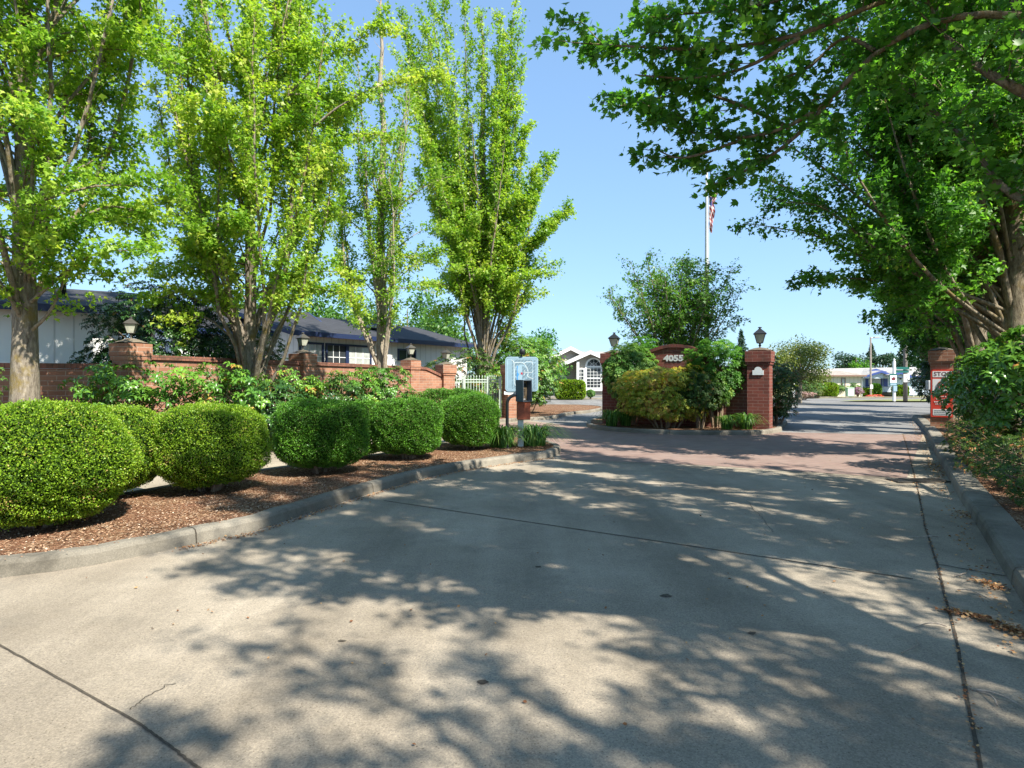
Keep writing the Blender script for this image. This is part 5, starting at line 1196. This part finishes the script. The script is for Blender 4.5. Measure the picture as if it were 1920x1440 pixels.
# ================================================================== FAR VEGETATION
gt = 'background trees behind the houses'
bt = [('pale green tree top behind the dark roof ridge', (-21, 52), 9.8, 3.4, 3.8, 6500, .30, 'lf_light'), ('broad light green tree behind the sparse maple', (-13.5, 50), 9.4, 4.2, 4.2, 8000, .30, 'lf_light'),
      ('light green tree between the sparse and the broad maple', (-8.2, 48), 8.8, 3.2, 3.8, 7000, .28, 'lf_light'), ('mid green tree just left of the broad maple trunk', (-5.0, 43), 6.6, 2.6, 3.0, 6000, .24, 'lf_light'),
      ('round tree top above the big bright shrub', (2.2, 47), 6.0, 2.3, 2.6, 5000, .2, 'lf_mid')]
for i, (l, p, H, rx, rz, n, lf, mt) in enumerate(bt): blob_tree('background_tree', l, 'tree', p, H, rx, rz, n, lf, M[mt], M['bark'], 110+i, group=gt, lobes=14)
blob_tree('olive_tree', 'wide olive tinted tree right of the lantern with the plaque pillar', 'tree', (20.6, 44), 4.9, 2.4, 1.9, 9000, .13, M['lf_olive'], M['barklt'], 121, lobes=18, trunk_r=.16)
blob_tree('olive_tree', 'yellowish tree directly behind the plaque pillar', 'tree', (17.6, 42), 4.1, 2.2, 1.6, 7000, .13, M['lf_olive'], M['barklt'], 122, lobes=14)
blob_tree('birch_tree', 'small tree with smooth white trunk beside the street', 'tree', (FX(1485, 46), 46), 3.4, 1.3, 1.0, 3500, .13, M['lf_light'], M['white'], 123, lobes=8, trunk_r=.17)
blob_tree('background_tree', 'bluish round tree over the cream house roof', 'tree', (FX(1592, 95), 95), 6.6, 3.2, 2.4, 3500, .28, M['lf_blue'], M['bark'], 124, group=gt)
blob_tree('background_tree', 'round dark green tree over the blue house roof', 'tree', (FX(1605, 92), 92), 6.0, 2.0, 2.2, 3000, .25, M['lf_mid'], M['bark'], 125, group=gt)
blob_tree('background_tree', 'fuzzy tree right of the pointed conifer', 'tree', (FX(1650, 96), 96), 5.9, 2.4, 1.6, 3000, .25, M['lf_blue'], M['bark'], 126, group=gt)
blob_tree('background_tree', 'hazy tree left of the wooden pole', 'tree', (FX(1690, 98), 98), 6.2, 2.8, 1.8, 3000, .28, M['lf_blue'], M['bark'], 127, group=gt)
def conifer(label, x, y, H, r, n, seed):
    g = np.random.default_rng(seed); T = thing('conifer', label, 'tree', (x, y, 0), group='pointed conifers in the distance')
    MB().tube([(0, 0, 0), (0, 0, H*.97)], [.25, .02], 8).obj('trunk', M['bark'], T)
    t = g.random(n)**.7; a = g.random(n)*6.28; z = H*(1-t*.9); lay = .75+.25*np.sin(z*5); rr = r*t*lay*g.random(n)**.4
    pts = np.stack([rr*np.cos(a), rr*np.sin(a), z-.15*rr], -1); o = np.stack([np.cos(a), np.sin(a), -.1+0*a], -1)
    leaves_on('crown', pts, o, .26, M['lf_blue'], T, OVAL, tint=(.5+g.normal(0, .2, n)).clip(0, 1))
conifer('pointed dark conifer behind the street lamp', FX(1634, 110), 110, 8.4, 3.3, 5000, 131)
conifer('blue green conifer tip left of the black lantern', FX(1390, 90), 90, 9.2, 2.6, 4000, 132)
conifer('thin conifer beside the wooden pole top', FX(1694, 80), 80, 8.0, 1.6, 2500, 133)
def hedge(name, label, cat, x, y, w_, d_, h, n, lf, mat, seed, p=5.0, z0=.05, group=None):
    T = thing(name, label, cat, (x, y, z0), group=group); g = np.random.default_rng(seed)
    d = nrmz(g.normal(0, 1, (n, 3))); rad = sup(d, p)*(1-np.abs(g.normal(0, .04, n)))
    pts = d*rad[:, None]*np.array([w_/2, d_/2, h/2]); pts[:, 2] += h/2; y_ = d+g.normal(0, .6, (n, 3)); y_[:, 2] += .3
    inst('foliage', BOXL[0], BOXL[1], pts, frames(y_, d+g.normal(0, .5, (n, 3))), lf*g.uniform(.7, 1.3, n), mat, (.55+g.normal(0, .22, n)).clip(0, 1), T)
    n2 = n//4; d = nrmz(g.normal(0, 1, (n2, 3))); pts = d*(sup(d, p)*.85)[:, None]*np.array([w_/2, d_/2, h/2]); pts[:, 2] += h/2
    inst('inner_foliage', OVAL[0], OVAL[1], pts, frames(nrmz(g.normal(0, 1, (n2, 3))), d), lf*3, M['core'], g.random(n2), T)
    return T
hedge('hedge', 'bright square clipped hedge in front of the beige house', 'hedge', GX(1064), 51.5, 2.5, 1.2, 1.6, 7000, .09, M['lf_box'], 141)
shrub('small_shrub', 'small feathery shrub under the arched window', 'shrub', (GX(1103), 52.3), .32, .3, .75, 220, .12, M['lf_light'], 142)
hedge('hedge', 'rounded clipped shrub in front of the cream house', 'hedge', FX(1553, 58), 58, 1.55, 1.4, 1.35, 6000, .08, M['lf_box'], 143, p=3.5)
shrub('sprawling_shrub', 'sprawling light shrub behind the green utility cabinet', 'shrub', (FX(1583, 61), 61.2), 1.5, 1.0, 1.55, 900, .13, M['lf_light'], 144)
hedge('hedge', 'low long hedge under the blue house window', 'hedge', FX(1622, 62.5), 62.6, 1.4, .7, .75, 4000, .08, M['lf_box'], 145)
hedge('hedge', 'dark shrub below the wide blue framed window', 'hedge', FX(1641, 63), 62.9, 1.0, .8, 1.25, 3000, .08, M['lf_boxdk'], 146, p=3)
hedge('hedge', 'bright hedge seen right of the green notice sign', 'hedge', FX(1694, 60), 60.5, 1.4, .8, 1.1, 4000, .08, M['lf_box'], 147)
shrub('flowering_shrub', 'pale pink flowering shrub beside the white trunked tree', 'flowers', (FX(1506, 50), 50), 1.0, .6, .62, 500, .08, M['pinkfl'], 148, tmpl=WH6)
shrub('flowering_shrub', 'purple flowering shrub right of the utility cabinet', 'flowers', (FX(1608, 60), 60), .5, .5, .85, 260, .08, M['purplefl'], 149, tmpl=WH6)
shrub('small_shrub', 'rounded olive shrub in front of the clipped rounded shrub', 'shrub', (FX(1537, 55), 55.4), .55, .5, .68, 500, .07, M['lf_olive'], 150, tmpl=WH6)
shrub('small_shrub', 'dark green low shrub next to the pink flowers', 'shrub', (FX(1522, 55), 55), .6, .5, .75, 400, .08, M['lf_azal'], 151, tmpl=WH6)
shrub('small_shrub', 'bushy light shrub below the olive tinted tree', 'shrub', (FX(1515, 57), 57), 1.4, .9, 1.7, 900, .12, M['lf_light'], 152)
shrub('flower_bed', 'red and yellow flowers around the foot of the street lamp', 'flowers', (FX(1636, 59), 58.6), .85, .3, .24, 220, .07, M['flower'], 153, tmpl=WH6, zb=.02, z0=.02)
shrub('flower_bed', 'small orange flowers at the foot of the white trunked tree', 'flowers', (FX(1480, 45), 44.6), .35, .3, .42, 120, .07, M['drylf'], 154, tmpl=WH6, z0=.02)
# ================================================================== LITTER, CHIPS, TWIGS
def litter(name, pts, size, mat, label, z=.015):
    g = np.random.default_rng(len(pts)); m = len(pts); y = g.normal(0, 1, (m, 3)); y[:, 2] *= .15; nh = g.normal(0, .35, (m, 3)); nh[:, 2] += 1
    o = inst(name, BOXL[0], BOXL[1], pts, frames(y, nh), size*g.uniform(.5, 1.4, m), mat, g.random(m)); stuff(tag(o, label, 'leaf litter')); return o
def scat(poly, n, sd, z, g):
    out = []; poly = [np.array(p[:2]) for p in poly]; seg_ = np.linalg.norm(np.diff(poly, axis=0), axis=1); c = np.cumsum(seg_)/seg_.sum()
    for _ in range(n):
        u = g.random(); i = int(np.searchsorted(c, u)); a, b = poly[i], poly[i+1]; p = a+(b-a)*g.random(); out.append([p[0]+g.normal(0, sd), p[1]+g.normal(0, sd), z+abs(g.normal(0, .006))])
    return np.array(out)
g = np.random.default_rng(3)
fr_ = [p for p in front if p[0] > -3.3]
offl = [np.array(p)+np.array([.07, -.07]) for p in fr_]
litter('leaf_litter', scat(offl, 1500, .035, .016, g), .022, M['drylf'], 'pale dry leaf crumbs gathered along the median kerb')
rk = [np.array(p)+np.array([-.14, .08]) for p in KRs if 1.5 < p[1] < 24]
a = np.concatenate([scat(rk[:40], 900, .07, .016, g), scat([P(1750, 870), P(1762, 882), P(1788, 900)], 500, .13, .018, g), scat([P(1775, 1150), P(1850, 1165), P(1925, 1200)], 420, .04, .018, g), scat([P(1830, 1090), P(1880, 1110)], 130, .04, .018, g), scat([P(1722, 812), P(1745, 840)], 260, .2, .018, g), scat([P(1800, 960), P(1820, 975)], 120, .05, .018, g)])
litter('leaf_litter', a, .026, M['drylf'], 'orange brown dry leaves in the right gutter')
a = scat([p for p in gj], 700, .012, .02, g); litter('leaf_litter', a, .018, M['drylf'], 'brown debris caught in the long gutter joint')
def inpoly(p, poly):
    c = False; n = len(poly)
    for i in range(n):
        a, b = poly[i], poly[i-1]
        if (a[1] > p[1]) != (b[1] > p[1]) and p[0] < (b[0]-a[0])*(p[1]-a[1])/(b[1]-a[1])+a[0]: c = not c
    return c
pts = []
while len(pts) < 22000:
    p = (g.uniform(-6.5, 1.1), g.uniform(3.8, 16)); 
    if g.random() < (6/p[1])**1.2 and inpoly(p, inner): pts.append((p[0], p[1], .138+abs(g.normal(0, .006))))
litter('bark_chips', np.array(pts), .017, M['chip'], 'loose bark chips covering the median bed')['category'] = 'mulch'
q_ = [np.array(p) for p in k_in]
sp_ = scat(q_, 420, .06, .15, g); litter('bark_chips', sp_, .016, M['chip'], 'stray bark chips spilled on top of the median kerb')['category'] = 'mulch'
pts = [(p[0]+.25+abs(g.normal(0, .25)), p[1]-.1, .14) for p in scat([q for q in inr if 4 < q[1] < 14], 1100, .06, .14, g)]
litter('leaf_litter', np.array(pts), .045, M['drylf'], 'dry leaves lying under the azaleas behind the right kerb')
a = np.stack([g.uniform(-5, 7, 420), g.uniform(2.6, 14, 420), np.full(420, .017)], -1)
a = np.array([p for p in a if not inpoly(p, MED) and p[0] < np.interp(p[1], [k[1] for k in KR], [k[0] for k in KR])-.1])
litter('leaf_litter', a, .022, M['drylf'], 'scattered leaf bits on the open driveway')
tw = [(1760, 1010, .3, 200), (1690, 1230, .32, 15), (1830, 1300, .3, -40), (1790, 1085, .28, 10), (1795, 1110, .22, -30), (1870, 1330, .2, 60), (1815, 985, .25, 30), (1775, 1180, .22, 150), (1850, 1060, .2, 70), (90, 1000, .0, 0)]
for i, (x, y, L, an) in enumerate(tw):
    if not L: continue
    p = P(x, y); r = R(an); gq = np.random.default_rng(i)
    o = MB().tube([(t*L*math.cos(r+.5*t*(1 if i % 2 else -1)), t*L*math.sin(r+.5*t*(1 if i % 2 else -1)), .02+.012*math.sin(t*5)) for t in np.linspace(0, 1, 6)], [.005, .0045, .004, .004, .003, .002], 5).obj('twig', M['dead'], loc=(p[0], p[1], 0))
    tag(o, ['pale curved twig below the drain grate in the right gutter', 'twig lying apart on the driveway left of the long joint', 'longest dry twig crossing the gutter joint near the bottom edge', 'twig just right of the joint in the shaded gutter', 'short twig below the transverse gutter joint', 'stubby twig at the bottom right corner', 'twig near the kerb face in the dark gutter', 'thin twig at the head of the leaf drift', 'short twig against the right kerb by the small leaf pile', ''][i], 'twig', 'twigs fallen in the right gutter')
for (x, y, w_, h_, l) in ((492, 815, .42, .42, 'grey boulder behind the sunlit boxwood beside the exit lane'),):
    d = 15.2; p = ((x-960)/F*d, d); mb = MB(); vs = []
    g2 = np.random.default_rng(8); nr, ns = 7, 12
    for i in range(nr+1):
        for j in range(ns): th = math.pi*i/nr; ph = 2*math.pi*j/ns; q = 1+.12*math.sin(3*ph+i)+.08*math.cos(5*ph-2*i); vs.append((w_*q*math.sin(th)*math.cos(ph), w_*.8*q*math.sin(th)*math.sin(ph), h_*math.cos(th)*(1+.08*math.sin(ph*2))))
    fs = [(i*ns+j, (i+1)*ns+j, (i+1)*ns+(j+1) % ns, i*ns+(j+1) % ns) for i in range(nr) for j in range(ns)]
    o = mb.add(vs, fs, False).obj('boulder', M['rock'], loc=(p[0], p[1], .3)); tag(o, l, 'boulder')
